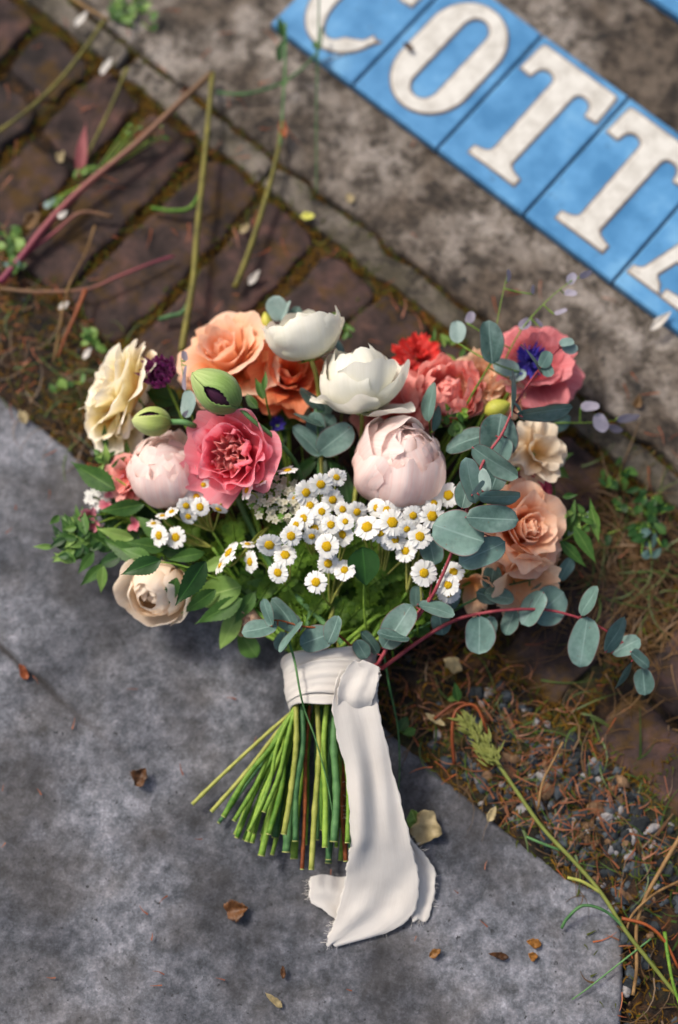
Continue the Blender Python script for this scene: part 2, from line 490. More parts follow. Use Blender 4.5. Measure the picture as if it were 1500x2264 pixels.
# ------------------------------------------------------------------ the ground and paving
def ground():
    # fine relief in the part the photograph shows, one big sheet beyond it
    n = 260
    s = np.linspace(-0.45, 1.05, n); t = np.linspace(-0.75, 0.05, 150)
    S, T = np.meshgrid(s, t)
    z = -0.0085 + 0.006 * fbm(S * 45, T * 45, 4) + 0.004 * fbm(S * 170, T * 170, 2)
    z = z + 0.004 * ((T < -0.215) & (T > -0.32))
    v = np.stack([K0.x + KU.x * S + KN.x * T, K0.y + KU.y * S + KN.y * T, z], -1).reshape(-1, 3)
    link('ground_soil', mesh('ground_soil', v, grid_faces(n, 150), M['soil']))['kind'] = 'structure'
    b = 6.0
    tag(link('ground', mesh('ground', [(-b, -b, -0.03), (b, -b, -0.03), (b, b, -0.03), (-b, b, -0.03)], [(0, 1, 2, 3)], M['soil'])), kind='structure')
ground()

def block(name, s0, s1, t0, t1, ztop, depth, ns, nt_, rnd, corner, mat, parent=None, edge=0.0, rel=0.0005, rfreq=60, seed=0.0, rot=0.0):
    "a stone block with rounded, uneven edges, lying square to the kerb"
    hs, ht = (s1 - s0) / 2, (t1 - t0) / 2
    cs, ct = (s0 + s1) / 2, (t0 + t1) / 2
    def dist(n, h):
        a = np.linspace(-1, 1, n)
        k = max(0.0, 1 - 2.2 * rnd / h)
        core = np.linspace(-k, k, n - 10)
        e = np.array([0.0, 0.12, 0.3, 0.55, 0.85]); e = 1 - (1 - k) * e[:5]
        return np.concatenate([-e, core, e[::-1]])
    A = dist(ns, hs) * hs; B = dist(nt_, ht) * ht
    X, Y = np.meshgrid(A, B)
    d = np.minimum(hs - np.abs(X), ht - np.abs(Y))
    q = np.clip(d / rnd, 0, 1)
    z = ztop - rnd * (1 - np.sqrt(1 - (1 - q) ** 2)) * 0.9
    if corner > 0:
        dx = np.clip(np.abs(X) - (hs - corner), 0, None); dy = np.clip(np.abs(Y) - (ht - corner), 0, None)
        l = np.hypot(dx, dy) + 1e-9; mx = np.maximum(dx, dy)
        both = (dx > 0) & (dy > 0)
        X = np.where(both, np.sign(X) * (hs - corner + dx * mx / l), X)
        Y = np.where(both, np.sign(Y) * (ht - corner + dy * mx / l), Y)
    wx = edge * fbm((X + cs) * 40, (Y + ct) * 40, 3, seed); wy = edge * fbm((X + cs) * 40 + 31, (Y + ct) * 40, 3, seed + 5)
    X = X + wx; Y = Y + wy
    z = z + rel * fbm((X + cs) * rfreq, (Y + ct) * rfreq, 4, seed + 2)
    X, Y = X * math.cos(rot) - Y * math.sin(rot), X * math.sin(rot) + Y * math.cos(rot)
    X = X + cs; Y = Y + ct
    v = np.stack([K0.x + KU.x * X + KN.x * Y, K0.y + KU.y * X + KN.y * Y, z], -1)
    ny, nx = X.shape
    top = v.reshape(-1, 3)
    f = grid_faces(nx, ny)
    ring = [i for i in range(nx)] + [j * nx + nx - 1 for j in range(1, ny)] + [(ny - 1) * nx + i for i in range(nx - 2, -1, -1)] + [j * nx for j in range(ny - 2, 0, -1)]
    low = top[ring].copy(); low[:, 2] = ztop - depth
    off = len(top)
    m = len(ring)
    for i in range(m):
        f.append((ring[(i + 1) % m], ring[i], off + i, off + (i + 1) % m))
    return link(name, mesh(name, np.concatenate([top, low]), f, mat), parent)

# bluestone slab with one rounded corner and an old crack
def slab():
    pts = [(-0.9, -0.312)]
    pts += [(s, -0.312 + 0.004 * math.sin(s * 9)) for s in np.linspace(-0.8, 0.63, 60)]
    pts += [(0.655, -0.306), (0.675, -0.3125), (0.69, -0.326), (0.705, -0.345), (0.722, -0.37), (0.742, -0.40), (0.765, -0.44), (0.80, -0.50), (0.86, -0.60), (0.95, -0.75), (1.05, -0.95), (1.1, -1.1), (-0.2, -1.2), (-0.9, -1.0), (-0.9, -0.6), (-0.9, -0.312)]
    P = np.array(pts, float)
    seg = np.hypot(*np.diff(P, axis=0).T); cum = np.concatenate([[0], np.cumsum(seg)])
    n = 1100
    # denser sampling along the edge in view
    q = np.concatenate([np.linspace(0, 1.0, 120, endpoint=False), np.linspace(1.0, 2.1, 820, endpoint=False), np.linspace(2.1, cum[-1], 161)[:-1]])
    n = len(q)
    ex = np.interp(q, cum, P[:, 0]); ey = np.interp(q, cum, P[:, 1])
    wn_ = 0.0045 * fbm(q * 14, q * 0 + 3, 5) + 0.0015 * fbm(q * 120, q * 0 + 8, 2)
    c = np.array([0.38, -0.62])
    r = np.concatenate([np.linspace(0, 0.97, 150, endpoint=False), 1 - 0.03 * np.array([1, .8, .6, .42, .3, .2, .13, .08, .04, .015, 0])])
    X = c[0] + (ex[None, :] - c[0]) * r[:, None]; Y = c[1] + (ey[None, :] - c[1]) * r[:, None]
    k = np.clip((r[:, None] - 0.9) / 0.1, 0, 1)
    Y = Y + wn_[None, :] * k
    D = np.hypot(ex - c[0], ey - c[1])[None, :] * (1 - r[:, None])
    rn = 0.005
    z = -rn * (1 - np.sqrt(1 - (1 - np.clip(D / rn, 0, 1)) ** 2))
    z = z + 0.0012 * fbm(X * 50, Y * 50, 4) + 0.002 * fbm(X * 8, Y * 8, 2)
    cr = np.abs(Y + 0.464)
    z = z - 0.002 * np.exp(-(cr / 0.003) ** 2) * np.clip((0.34 - X) / 0.1, 0, 1)
    v = np.stack([K0.x + KU.x * X + KN.x * Y, K0.y + KU.y * X + KN.y * Y, z], -1).reshape(-1, 3)
    nr = len(r)
    low = v[-n:].copy(); low[:, 2] = -0.045
    v = np.concatenate([v, low])
    f = grid_faces(n, nr + 1, 0, True)
    f = [q_[::-1] for q_ in f]
    o = link('paving_slab', mesh('paving_slab', v, f, M['slab']))
    o['kind'] = 'structure'
slab()

paving = empty('brick_paving', kt(0, -0.12, -0.02)); paving['kind'] = 'structure'
def paving_child(o):
    o.parent = paving; o.matrix_parent_inverse = paving.matrix_world.inverted(); return o
def bricks():
    spec = []
    s = -0.0585
    ks = [(-0.188, -0.129), (-0.122, -0.066), (-0.058, 0.0), (0.008, 0.070), (0.077, 0.134), (0.146, 0.203), (0.209, 0.266), (0.273, 0.331),
          (0.338, 0.395), (0.402, 0.46), (0.481, 0.541)]
    for i, (a, b) in enumerate(ks):
        if i == 0:
            spec += [(a, b, -0.088, -0.034), (a - 0.006, b, -0.217, -0.098)]
        elif i == 1:
            spec += [(a, b, -0.115, -0.032), (a, b, -0.217, -0.122)]
        elif i == 5:
            spec += [(a, b, -0.218, -0.034)]
        else:
            spec.append((a, b, -0.2165, -0.030))
    spec += [(0.574, 0.70, -0.2205, -0.166), (0.574, 0.63, -0.160, -0.03), (0.636, 0.70, -0.160, -0.03), (0.706, 0.765, -0.218, -0.03), (0.771, 0.83, -0.218, -0.03)]
    spec += [(-0.25, -0.195, -0.15, -0.034), (-0.252, -0.2, -0.217, -0.156), (-0.316, -0.258, -0.217, -0.03), (-0.38, -0.322, -0.217, -0.03)]
    for i, (a, b, c, d) in enumerate(spec):
        hs, ht = (b - a), (d - c)
        zt = random.uniform(-0.003, 0.001)
        if a > 0.45 and a < 0.56: zt = -0.004
        paving_child(block('brick', a, b, c, d, zt, 0.03, 30, int(14 + ht * 200), 0.0045, 0.012, M['brick'], None, 0.007, 0.0018, 42, i * 3.1, random.uniform(-0.025, 0.025)))
bricks()
def mark(o, **k):
    o['kind'] = 'structure'; return o
# thin concrete edging, broken into lengths, and the wide concrete step the sign lies on
edge_root = empty('kerb', kt(0, -0.01, -0.01)); edge_root['kind'] = 'structure'
for i, (a, b) in enumerate([(-0.45, -0.112), (-0.106, 0.062), (0.065, 0.31), (0.314, 0.62), (0.624, 1.0)]):
    o = block('edging_strip', a, b, -0.024, -0.001, 0.000, 0.03, 140, 22, 0.0035, 0.004, M['kerb'], None, 0.006, 0.0025, 70, i * 2.2)
    o.parent = edge_root; o.matrix_parent_inverse = edge_root.matrix_world.inverted()
mark(block('concrete_step', -0.75, 1.1, 0.0035, 0.78, 0.004, 0.05, 330, 260, 0.006, 0.006, M['conc'], None, 0.005, 0.0028, 45, 4.4))

# ------------------------------------------------------------------ the tiled sign
def bez(p0, p1, p2, n=8):
    return [((1 - t) ** 2 * p0[0] + 2 * (1 - t) * t * p1[0] + t * t * p2[0], (1 - t) ** 2 * p0[1] + 2 * (1 - t) * t * p1[1] + t * t * p2[1]) for t in [i / n for i in range(n)]]

TW, TT = 0.0958, 0.1475     # tile width and height (m)
def oval(cx, cy, a, b, n=64, p=2.35, a0=0, a1=2 * math.pi):
    out = []
    for i in range(n):
        t = a0 + (a1 - a0) * i / (n if abs(a1 - a0 - 2 * math.pi) < 1e-6 else n - 1)
        c, s = math.cos(t), math.sin(t)
        out.append((cx + a * abs(c) ** (2 / p) * (1 if c >= 0 else -1), cy + b * abs(s) ** (2 / p) * (1 if s >= 0 else -1)))
    return out
def stadium(cx, cy, a, b, n=40):
    h = b - a * 1.15
    out = []
    for i in range(n):
        t = math.pi * i / (n - 1); out.append((cx + a * math.cos(t), cy + h + a * 1.15 * math.sin(t)))
    for i in range(n):
        t = math.pi + math.pi * i / (n - 1); out.append((cx + a * math.cos(t), cy - h + a * 1.15 * math.sin(t)))
    return out
def letter_T():
    H = [(0, 139), (37, 139)] + bez((37, 139), (40, 139), (40.3, 136), 4) + [(41, 109), (31, 108)] + bez((31, 108), (30, 122), (20, 122), 8) + bez((20, 122), (10.5, 122), (10, 111), 6)
    H += [(9.5, 32)] + bez((9.5, 32), (10, 24), (22, 23), 6) + [(24, 22), (24, 16), (0, 16)]
    return [H + [(-x, y) for x, y in H[::-1]]]
def letter_O():
    return [stadium(0, 75, 35.5, 61), stadium(1, 75, 13.5, 49.5)[::-1]]
def letter_C():
    o = stadium(0, 73, 35, 62)
    n = len(o)
    outer = [p for p in o[8:76]]
    inner = [(x * 0.5 + 1.0, 73 + (y - 73) * 0.86) for x, y in o[10:70]]
    tail = [(outer[-1][0] + 6, outer[-1][1] + 12), (36, 44), (32, 47), (28, 38)]
    top = [(22, 120), (26, 93), (37, 94), (37, 134), (31, 134)]
    return [inner[::-1][-1:] and (outer + tail + inner[::-1] + top)]
def letter_A():
    o = [(-5, 139), (7, 139), (33, 24), (41, 22), (41, 16), (-8, 16), (-8, 22), (9, 24), (12.5, 50), (-18, 50), (-24, 30)] + bez((-24, 30), (-24, 24), (-13, 22), 4) + [(-13, 16), (-43, 16), (-43, 22)] + bez((-43, 22), (-36, 23), (-33, 30), 4)
    i = [(-15, 60), (10.5, 60), (-1.5, 108)]
    return [o, i[::-1]]

def offset_poly(poly, d):
    n = len(poly); out = []
    # orientation
    A = sum(poly[i][0] * poly[(i + 1) % n][1] - poly[(i + 1) % n][0] * poly[i][1] for i in range(n))
    sgn = -1 if A > 0 else 1
    for i in range(n):
        p0, p1, p2 = poly[i - 1], poly[i], poly[(i + 1) % n]
        e1 = Vector((p1[0] - p0[0], p1[1] - p0[1])); e2 = Vector((p2[0] - p1[0], p2[1] - p1[1]))
        if e1.length < 1e-6: e1 = e2
        if e2.length < 1e-6: e2 = e1
        e1.normalize(); e2.normalize()
        n1 = Vector((-e1.y, e1.x)) * sgn; n2 = Vector((-e2.y, e2.x)) * sgn
        b = (n1 + n2)
        if b.length < 0.3: b = n1
        b.normalize(); k = d / max(0.55, b.dot(n1))
        out.append((p1[0] + b.x * k, p1[1] + b.y * k))
    return out

def poly_solid(name, polys, mat, height, parent, M4, bev=0.0):
    cu = bpy.data.curves.new(name, 'CURVE'); cu.dimensions = '2D'; cu.fill_mode = 'BOTH'; cu.extrude = height / 2
    cu.bevel_depth = bev; cu.bevel_resolution = 2
    for poly in polys:
        sp = cu.splines.new('POLY'); sp.points.add(len(poly) - 1)
        for p, (x, y) in zip(sp.points, poly): p.co = (x / 1000, y / 1000, 0, 1)
        sp.use_cyclic_u = True
    tmp = bpy.data.objects.new(name, cu); COL.objects.link(tmp)
    dg = bpy.context.evaluated_depsgraph_get()
    me = bpy.data.meshes.new_from_object(tmp.evaluated_get(dg))
    bpy.data.objects.remove(tmp)
    me.name = name; me.materials.clear(); me.materials.append(mat)
    o = link(name, me, parent); o.matrix_local = M4
    return o

def sign(s0, t0, letters, label, glyph_dx=None):
    rotm = Matrix((KU, KN, Vector((0, 0, 1)))).transposed()
    root = empty('tiled_name_sign', kt(s0, t0, 0.006), rotm)
    tag(root, label, 'sign', None)
    n = len(letters)
    # dark bed showing in the joints
    def lbox(name, x0, x1, y0, y1, z0, z1, mat, par, bv=0.0009):
        v = []; 
        for z, e in ((z0, 0), (z1 - bv, 0), (z1, bv)):
            v += [(x0 + e, y0 + e, z), (x1 - e, y0 + e, z), (x1 - e, y1 - e, z), (x0 + e, y1 - e, z)]
        f = [(3, 2, 1, 0), (8, 9, 10, 11)]
        for l in (0, 4):
            for k in range(4): f.append((l + k, l + (k + 1) % 4, l + 4 + (k + 1) % 4, l + 4 + k))
        return link(name, mesh(name, v, f, mat, smooth=False), par)
    lbox('mortar_bed', 0.001, n * TW - 0.001, 0.001, TT - 0.001, -0.004, 0.0065, M['grout'], root)
    for i, g in enumerate(letters):
        gap = 0.0011
        t = lbox('tile', i * TW + gap, (i + 1) * TW - gap, 0, TT, 0.0005, 0.0085 + random.uniform(-.0003, .0003), M['tile'], root, 0.0012)
        if not g: continue
        polys = {'C': letter_C, 'O': letter_O, 'T': letter_T, 'A': letter_A, 'G': letter_C, 'E': letter_T}[g]()
        cx = (i + 0.5) * TW
        dy = 0.0
        M4 = Matrix.Translation((cx, dy, 0.0090))
        poly_solid('letter_outline', [offset_poly(p, 2.0 if k == 0 else -2.0) for k, p in enumerate(polys)], M['outline'], 0.0008, t, M4)
        M5 = Matrix.Translation((cx, dy, 0.0097))
        poly_solid('letter', polys, M['letter'], 0.0008, t, M5, 0.0003)
    return root
sl, tl = st(at(605, 65, 0.012))
s1_, t1_ = st(at(780, 188, 0.014))
sign(s1_ - TW, t1_ + 0.0, ['C', 'O', 'T', 'T', 'A'], 'pale blue tiled sign with raised cream letters COTTA lying on the concrete')
s2, t2 = st(at(1440, 0, 0.012))
sign(s2 - TW * 2.2, t2 + 0.001, [None, None, None, None], 'plain corner of a second pale blue tiled sign at the top right edge')

# ------------------------------------------------------------------ moss, grass, gravel (nobody could count them)
def in_view_edge(s, t):
    return True

def blades(name, n, sampler, length, width, mat, flat=0.3, lift=0.004, seg=3, curl=0.6, zf=None):
    pile = Pile()
    for i in range(n):
        s, t = sampler()
        L_ = random.uniform(*length); w = random.uniform(*width)
        a = random.uniform(0, 2 * math.pi); d = Vector((math.cos(a), math.sin(a), 0)); side = Vector((-d.y, d.x, 0))
        up = random.uniform(0, flat)
        z0 = (zf(s, t) if zf else -0.006) + random.uniform(0, lift)
        p = kt(s, t, z0); cv = random.uniform(-curl, curl)
        v = []; uv = []
        for k in range(seg + 1):
            u = k / seg
            dd = (d * math.cos(cv * u) + side * math.sin(cv * u))
            q = p + dd * (L_ * u) + Vector((0, 0, 1)) * (L_ * (up * u - up * u * u * 0.8))
            sd_ = Vector((-dd.y, dd.x, 0.4 * math.sin(i))) * (w * (1 - 0.8 * u) / 2)
            v += [tuple(q - sd_), tuple(q + sd_)]; uv += [(0, u), (1, u)]
        f = [(2 * k, 2 * k + 1, 2 * k + 3, 2 * k + 2) for k in range(seg)]
        pile.add(v, f, uv)
    o = pile.build(name, mat); o['kind'] = 'stuff'
    return o

M['dry'] = leaf_mat('dry_grass', '#33230f', '#755630', trans=0.15, sc_=14)
M['needle'] = leaf_mat('orange_needle', '#5a2810', '#9c5228', trans=0.05, sc_=25)
M['grass'] = leaf_mat('green_grass', '#2c4414', '#5c7230', trans=0.25, sc_=20)
M['mossm'] = leaf_mat('moss', '#35240b', '#75561d', trans=0.2, sc_=30, rough=0.9, spec=0.1)
M['mossg'] = leaf_mat('green_moss', '#2a3312', '#555c22', trans=0.2, sc_=30, rough=0.9, spec=0.1)

def strip():      # earth strip between slab and bricks
    while True:
        s = random.uniform(-0.3, 0.95); t = random.uniform(-0.318, -0.212)
        if s > 0.64: t = random.uniform(-0.318 - (s - 0.64) * 1.0, -0.212)
        return s, t
def gr_zone():
    s = random.gauss(0.60, 0.07); return s, random.uniform(-0.306 - max(0, s - 0.66) * 0.9, -0.225)
def joints():     # joints round the bricks and the line by the kerb
    r = random.random()
    s = random.uniform(-0.3, 0.75)
    if r < 0.25: return s, random.gauss(-0.027, 0.004)
    if r < 0.4: return s, random.gauss(-0.001, 0.0022)
    if r < 0.55: return s, random.gauss(-0.216, 0.004)
    js = random.choice([-0.192, -0.1255, -0.062, 0.004, 0.0735, 0.14, 0.206, 0.2695, 0.3345, 0.3985, 0.47, 0.557, 0.632])
    return js + random.gauss(0, 0.0035), random.uniform(-0.22, -0.03)
blades('moss', 9000, joints, (0.003, 0.009), (0.0006, 0.0016), M['mossm'], 0.9, 0.005, 2, zf=lambda s, t: -0.008)
blades('moss', 7000, strip, (0.003, 0.010), (0.0006, 0.0018), M['mossm'], 0.9, 0.006, 2, zf=lambda s, t: -0.008)
blades('moss', 3500, lambda: (random.choice([strip, joints])()), (0.003, 0.008), (0.0008, 0.002), M['mossg'], 0.9, 0.008, 2, zf=lambda s, t: -0.006)
blades('dry_grass', 1000, strip, (0.010, 0.045), (0.0006, 0.0018), M['dry'], 0.3, 0.008, 5, 1.2)
blades('pine_needles', 500, strip, (0.006, 0.022), (0.0006, 0.0013), M['needle'], 0.12, 0.008, 3, 0.4)
blades('green_grass', 260, lambda: (random.choice([random.gauss(0.1, .15), random.gauss(0.62, 0.08)]), random.uniform(-0.31, -0.2)), (0.015, 0.045), (0.0009, 0.0022), M['grass'], 0.6, 0.004, 5, 0.9)
# a tuft of dead grass right of the bouquet
blades('dead_grass_tuft', 260, lambda: (random.gauss(0.50, 0.03), random.gauss(-0.075, 0.02)), (0.02, 0.07), (0.0007, 0.0018), M['dry'], 0.6, 0.006, 6, 0.9)
blades('green_grass', 70, lambda: (random.gauss(0.51, 0.03), random.gauss(-0.08, 0.025)), (0.02, 0.06), (0.0009, 0.002), M['grass'], 0.6, 0.006, 6, 0.9)
M['needle2'] = leaf_mat('dry_pink_needle', '#5f3218', '#96603c', trans=0.05, sc_=25)
blades('pine_needles', 130, gr_zone, (0.008, 0.024), (0.0010, 0.0019), M['needle2'], 0.2, 0.010, 3, 0.5, zf=lambda s, t: -0.002)
blades('dry_grass', 170, lambda: (random.uniform(0.36, 0.62), random.uniform(-0.30, -0.205)), (0.010, 0.03), (0.0007, 0.0014), M['needle2'], 0.5, 0.008, 5, 1.6)
blades('dry_grass', 260, lambda: (random.gauss(0.55, 0.04), random.gauss(-0.13, 0.03)), (0.015, 0.05), (0.0007, 0.0016), M['dry'], 0.6, 0.004, 5, 0.8)
# scattered needles on bricks, concrete and slab
blades('fallen_needles', 170, lambda: (random.uniform(-0.25, 0.75), random.uniform(-0.22, 0.09)), (0.006, 0.022), (0.0008, 0.0015), M['needle'], 0.05, 0.002, 2, 0.4, zf=lambda s, t: 0.006 if t > 0.003 else 0.002)
blades('fallen_needles', 60, lambda: (random.uniform(0.0, 0.75), random.uniform(-0.62, -0.33)), (0.004, 0.010), (0.0008, 0.0014), M['needle'], 0.05, 0.001, 2, 0.4, zf=lambda s, t: 0.003)

def stones(name, n, sampler, rad, mats, zb):
    import bmesh
    bm = bmesh.new(); bmesh.ops.create_icosphere(bm, subdivisions=2, radius=1)
    bv = np.array([v.co[:] for v in bm.verts]); bf = [tuple(v.index for v in f.verts) for f in bm.faces]; bm.free()
    pile = [Pile() for _ in mats]
    for i in range(n):
        s, t = sampler(); r = random.uniform(*rad) * random.choice([0.6, 0.8, 1, 1, 1.3])
        ph = np.array([random.uniform(0, 6) for _ in range(3)])
        q = bv * (1 + 0.22 * np.sin(bv[:, [1, 2, 0]] * 2.6 + ph))
        # a few flat breaks, like crushed stone
        for _ in range(5):
            nrm = RNG.normal(size=3); nrm /= np.linalg.norm(nrm); dd = random.uniform(0.55, 0.9)
            ex = q @ nrm - dd
            q = q - np.outer(np.clip(ex, 0, None), nrm)
        q = q * np.array([r * random.uniform(0.8, 1.35), r * random.uniform(0.7, 1.1), r * random.uniform(0.5, 0.9)])
        a = random.uniform(0, 6.28); c_, s_ = math.cos(a), math.sin(a)
        R = np.array([[c_, -s_, 0], [s_, c_, 0], [0, 0, 1]])
        p = kt(s, t, zb + r * 0.4 + random.uniform(0, 0.004))
        pile[i % len(mats)].add(q @ R.T + np.array(p[:]), bf)
    for pl, m in zip(pile, mats):
        pl.build(name, m, smooth=False)['kind'] = 'stuff'
M['gr1'] = plain('grey_gravel', '#262c31', '#4a5157', 90, 0.8)
M['gr2'] = plain('pale_gravel', '#68686d', '#989390', 90, 0.8)
M['gr3'] = plain('dark_gravel', '#14171a', '#2c3236', 90, 0.8)
M['gr4'] = plain('brown_gravel', '#4a3524', '#7d6248', 90, 0.8)
def gr():
    while True:
        s = random.gauss(0.60, 0.06); 
        if s > 0.8 or s < 0.48: continue
        t = random.uniform(-0.306 - max(0, s - 0.66) * 0.9, -0.228)
        return s, t
stones('gravel', 1000, gr, (0.0023, 0.0052), [M['gr1'], M['gr3'], M['gr3'], M['gr1'], M['gr2'], M['gr4'], M['gr3'], M['gr1']], -0.009)
stones('gravel', 200, strip, (0.0015, 0.0035), [M['gr1'], M['gr2'], M['gr4']], -0.008)

# ------------------------------------------------------------------ flower and leaf builders
def petal_mesh(L_, W, e0, e1, curl=0.0, r0=0.0, tip=0.35, ruf=0.0, freq=2.0, seed=0, nu=17, nv=17, narrow=0.35, close=0.0, flat=1.0, jag=0.05, mat=None, zs=1.0, pw=2.2, rmin=None, crum=0.045):
    rs = np.random.RandomState(seed)
    u = np.linspace(-1, 1, nu); vs_ = np.linspace(0, 1, nv)
    U, V0 = np.meshgrid(u, vs_)
    edge = 1 - tip * np.abs(U) ** pw
    jg = sum(rs.uniform(-1, 1) * np.sin(U * k_ * 2.1 + rs.uniform(0, 6)) for k_ in (1, 2, 3.5, 5)) * jag
    V = V0 * (edge + jg * V0 ** 2)
    fine = np.linspace(0, 1.15, 90)
    def sm(x): x = np.clip(x, 0, 1); return x * x * (3 - 2 * x)
    e = np.radians(e0 + (e1 - e0) * fine + curl * sm((fine - 0.42) / 0.6))
    dr = np.cos(e) * L_ * (fine[1] - fine[0]); dh = np.sin(e) * L_ * (fine[1] - fine[0]) * zs
    r = r0 + np.concatenate([[0], np.cumsum(dr)[:-1]]); h = np.concatenate([[0], np.cumsum(dh)[:-1]])
    rr = np.interp(V, fine, r); hh = np.interp(V, fine, h); ee = np.interp(V, fine, e)
    w = W / 2 * (narrow + (1 - narrow) * np.sin(np.pi / 2 * np.clip(V / 0.62, 0, 1))) * (1 - close * V ** 3)
    rc = np.maximum(rr, rmin if rmin is not None else W * 0.42) * flat
    psi = np.clip(U * w / rc, -2.6, 2.6)
    x = rc * np.sin(psi); back = rc * (1 - np.cos(psi))
    y = rr - back * np.clip(np.sin(ee) * 0.8 + 0.35, 0.1, 1)
    z = hh + back * np.cos(ee) * 0.5
    ph = rs.uniform(0, 6.28, 4)
    d = ruf * V ** 1.8 * (np.sin(freq * np.pi * U + ph[0]) * (0.35 + 0.65 * np.abs(U)) + 0.5 * np.sin(freq * 2.3 * U + ph[1] + 3 * V) + 0.3 * np.sin(5 * V + ph[2]))
    d = d + L_ * 0.012 * np.sin(U * 7 + ph[3]) * V
    d = d + L_ * crum * fbm(U * 2.6 + seed * 3.7, V * 3.2 + seed * 1.3, 4) * np.clip(V * 1.6, 0, 1)
    y = y + d * np.sin(ee); z = z - d * np.cos(ee)
    v = np.stack([x, y, z], -1).reshape(-1, 3)
    uv = np.stack([(U + 1) / 2, V], -1).reshape(-1, 2)
    return mesh('petal', v, grid_faces(nu, nv), mat, uv)

SEED = [100]
def flower(name, label, cat, px, py, z, axis, layers, R, group='flowers tied in the bouquet', root_up=0.0, stretch=None, stem=None, sepals=True, roll=None):
    "layers: list of dicts; lengths in units of R (pixels)"
    random.seed(int(px * 7 + py)); SEED[0] = 1000 + int(px * 3 + py * 5)
    u = size(R, z)
    ax = img(*axis)
    c = at(px, py, z) - ax * (u * root_up)
    B = basis_z(ax)
    if roll is None: roll = random.uniform(0, 6.28)
    B = B @ Matrix.Rotation(roll, 3, 'Z')
    root = empty(name, c, B)
    tag(root, label, cat, group)
    for L in layers:
        L = dict(L); n = L.pop('n'); mat = L.pop('mat'); s = L.pop('s', 1.0); phi0 = L.pop('phi', random.uniform(0, 6.28)); zo = L.pop('zo', 0.0)
        var = L.pop('var', 3); rm = L.pop('rm', None); je = L.pop('je', 6); skip = L.pop('skip', ()); el = L.pop('l', 1.0); wd = L.pop('w', 1.0); rz = L.pop('ruf', 0.0); r0 = L.pop('r0', 0.0)
        ms = []
        for k in range(min(var, n)):
            SEED[0] += 1
            q = dict(L)
            if rm: q['rmin'] = rm * u
            q['e0'] = L['e0'] + random.uniform(-je, je); q['e1'] = L['e1'] + random.uniform(-je, je) * 1.5
            ms.append(petal_mesh(el * u * s * random.uniform(0.93, 1.05), wd * u * s * random.uniform(0.92, 1.08), ruf=rz * u, r0=r0 * u, seed=SEED[0], mat=mat, **q))
        for k in range(n):
            if k in skip: continue
            o = link('petal', ms[k % len(ms)], root)
            a = phi0 + 2 * math.pi * k / n + random.uniform(-0.12, 0.12)
            o.rotation_euler = (0, 0, a)
            o.location = (0, 0, zo * u + random.uniform(-0.01, 0.01) * u)
            sc_ = random.uniform(0.95, 1.05); o.scale = (sc_, sc_, sc_)
    if stem: add_stem(root, *stem)
    return root

NECK_T = (728, 1450); NECK_B = (712, 1562)
def neck(i, top=True, px=None):
    "a place inside the bound neck of the bouquet"
    rs = random.Random(i * 13 + 5)
    a = rs.uniform(0, 6.28); r = math.sqrt(rs.uniform(0, 1)) * 0.85
    dx = math.cos(a) * r; dz = math.sin(a) * r
    if px is not None:
        dx = max(-0.9, min(0.9, (px - 700) / 75.0)); dz = max(-.85, min(.85, dz))
    c = at(NECK_T[0], NECK_T[1], 0.030) if top else at(NECK_B[0], NECK_B[1], 0.027)
    w = 0.029 if top else 0.0215
    return Vector((c.x + dx * w, c.y, c.z + dz * (0.021 if top else 0.019)))

ENDS = [  # px, py, height, radius, material of the cut stems
    (430, 1778, .012, 2.0, 'stem_yl'), (468, 1792, .012, 1.9, 'stem_yl'), (484, 1826, .008, 2.3, 'stem_dk'), (516, 1822, .022, 2.5, 'stem'), (530, 1842, .012, 2.6, 'stem'),
    (545, 1858, .024, 2.4, 'stem'), (560, 1862, .010, 2.6, 'stem'), (573, 1880, .022, 2.4, 'stem'), (585, 1868, .008, 2.2, 'stem'), (600, 1842, .030, 2.0, 'stem'),
    (615, 1815, .006, 1.8, 'stem_yl'), (636, 1884, .020, 3.0, 'stem_dk'), (655, 1890, .010, 3.0, 'stem'), (668, 1912, .028, 1.5, 'rust_stem'), (688, 1914, .032, 2.0, 'stem_yl'),
    (704, 1917, .022, 2.2, 'stem_yl'), (722, 1900, .012, 2.5, 'stem_dk'), (738, 1862, .034, 3.2, 'stem_dk'), (752, 1908, .014, 2.2, 'stem'), (764, 1904, .022, 2.1, 'rust_stem'),
    (774, 1884, .028, 2.6, 'stem_dk'), (779, 1850, .016, 2.4, 'stem'), (550, 1830, .034, 2.2, 'stem'), (500, 1800, .026, 2.0, 'stem'), (625, 1845, .036, 2.0, 'stem_yl'),
    (648, 1870, .034, 2.6, 'stem_dk'), (714, 1880, .036, 2.4, 'stem'), (728, 1895, .026, 2.2, 'stem_dk'), (770, 1860, .036, 2.0, 'stem'), (590, 1790, .034, 2.0, 'stem'),
    (680, 1860, .012, 2.2, 'stem'), (697, 1850, .014, 2.2, 'stem_dk'), (745, 1880, .010, 2.0, 'stem'), (610, 1860, .012, 2.2, 'stem_dk'), (537, 1862, .006, 2.0, 'stem'),
    (578, 1850, .014, 2.2, 'stem'), (660, 1830, .020, 2.2, 'stem'), (715, 1835, .020, 2.2, 'stem'), (758, 1840, .008, 2.2, 'stem'), (565, 1835, .020, 2.2, 'stem'),
    (600, 1880, .006, 2.0, 'stem'), (785, 1895, .010, 2.0, 'stem'), (520, 1850, .006, 2.0, 'stem')]
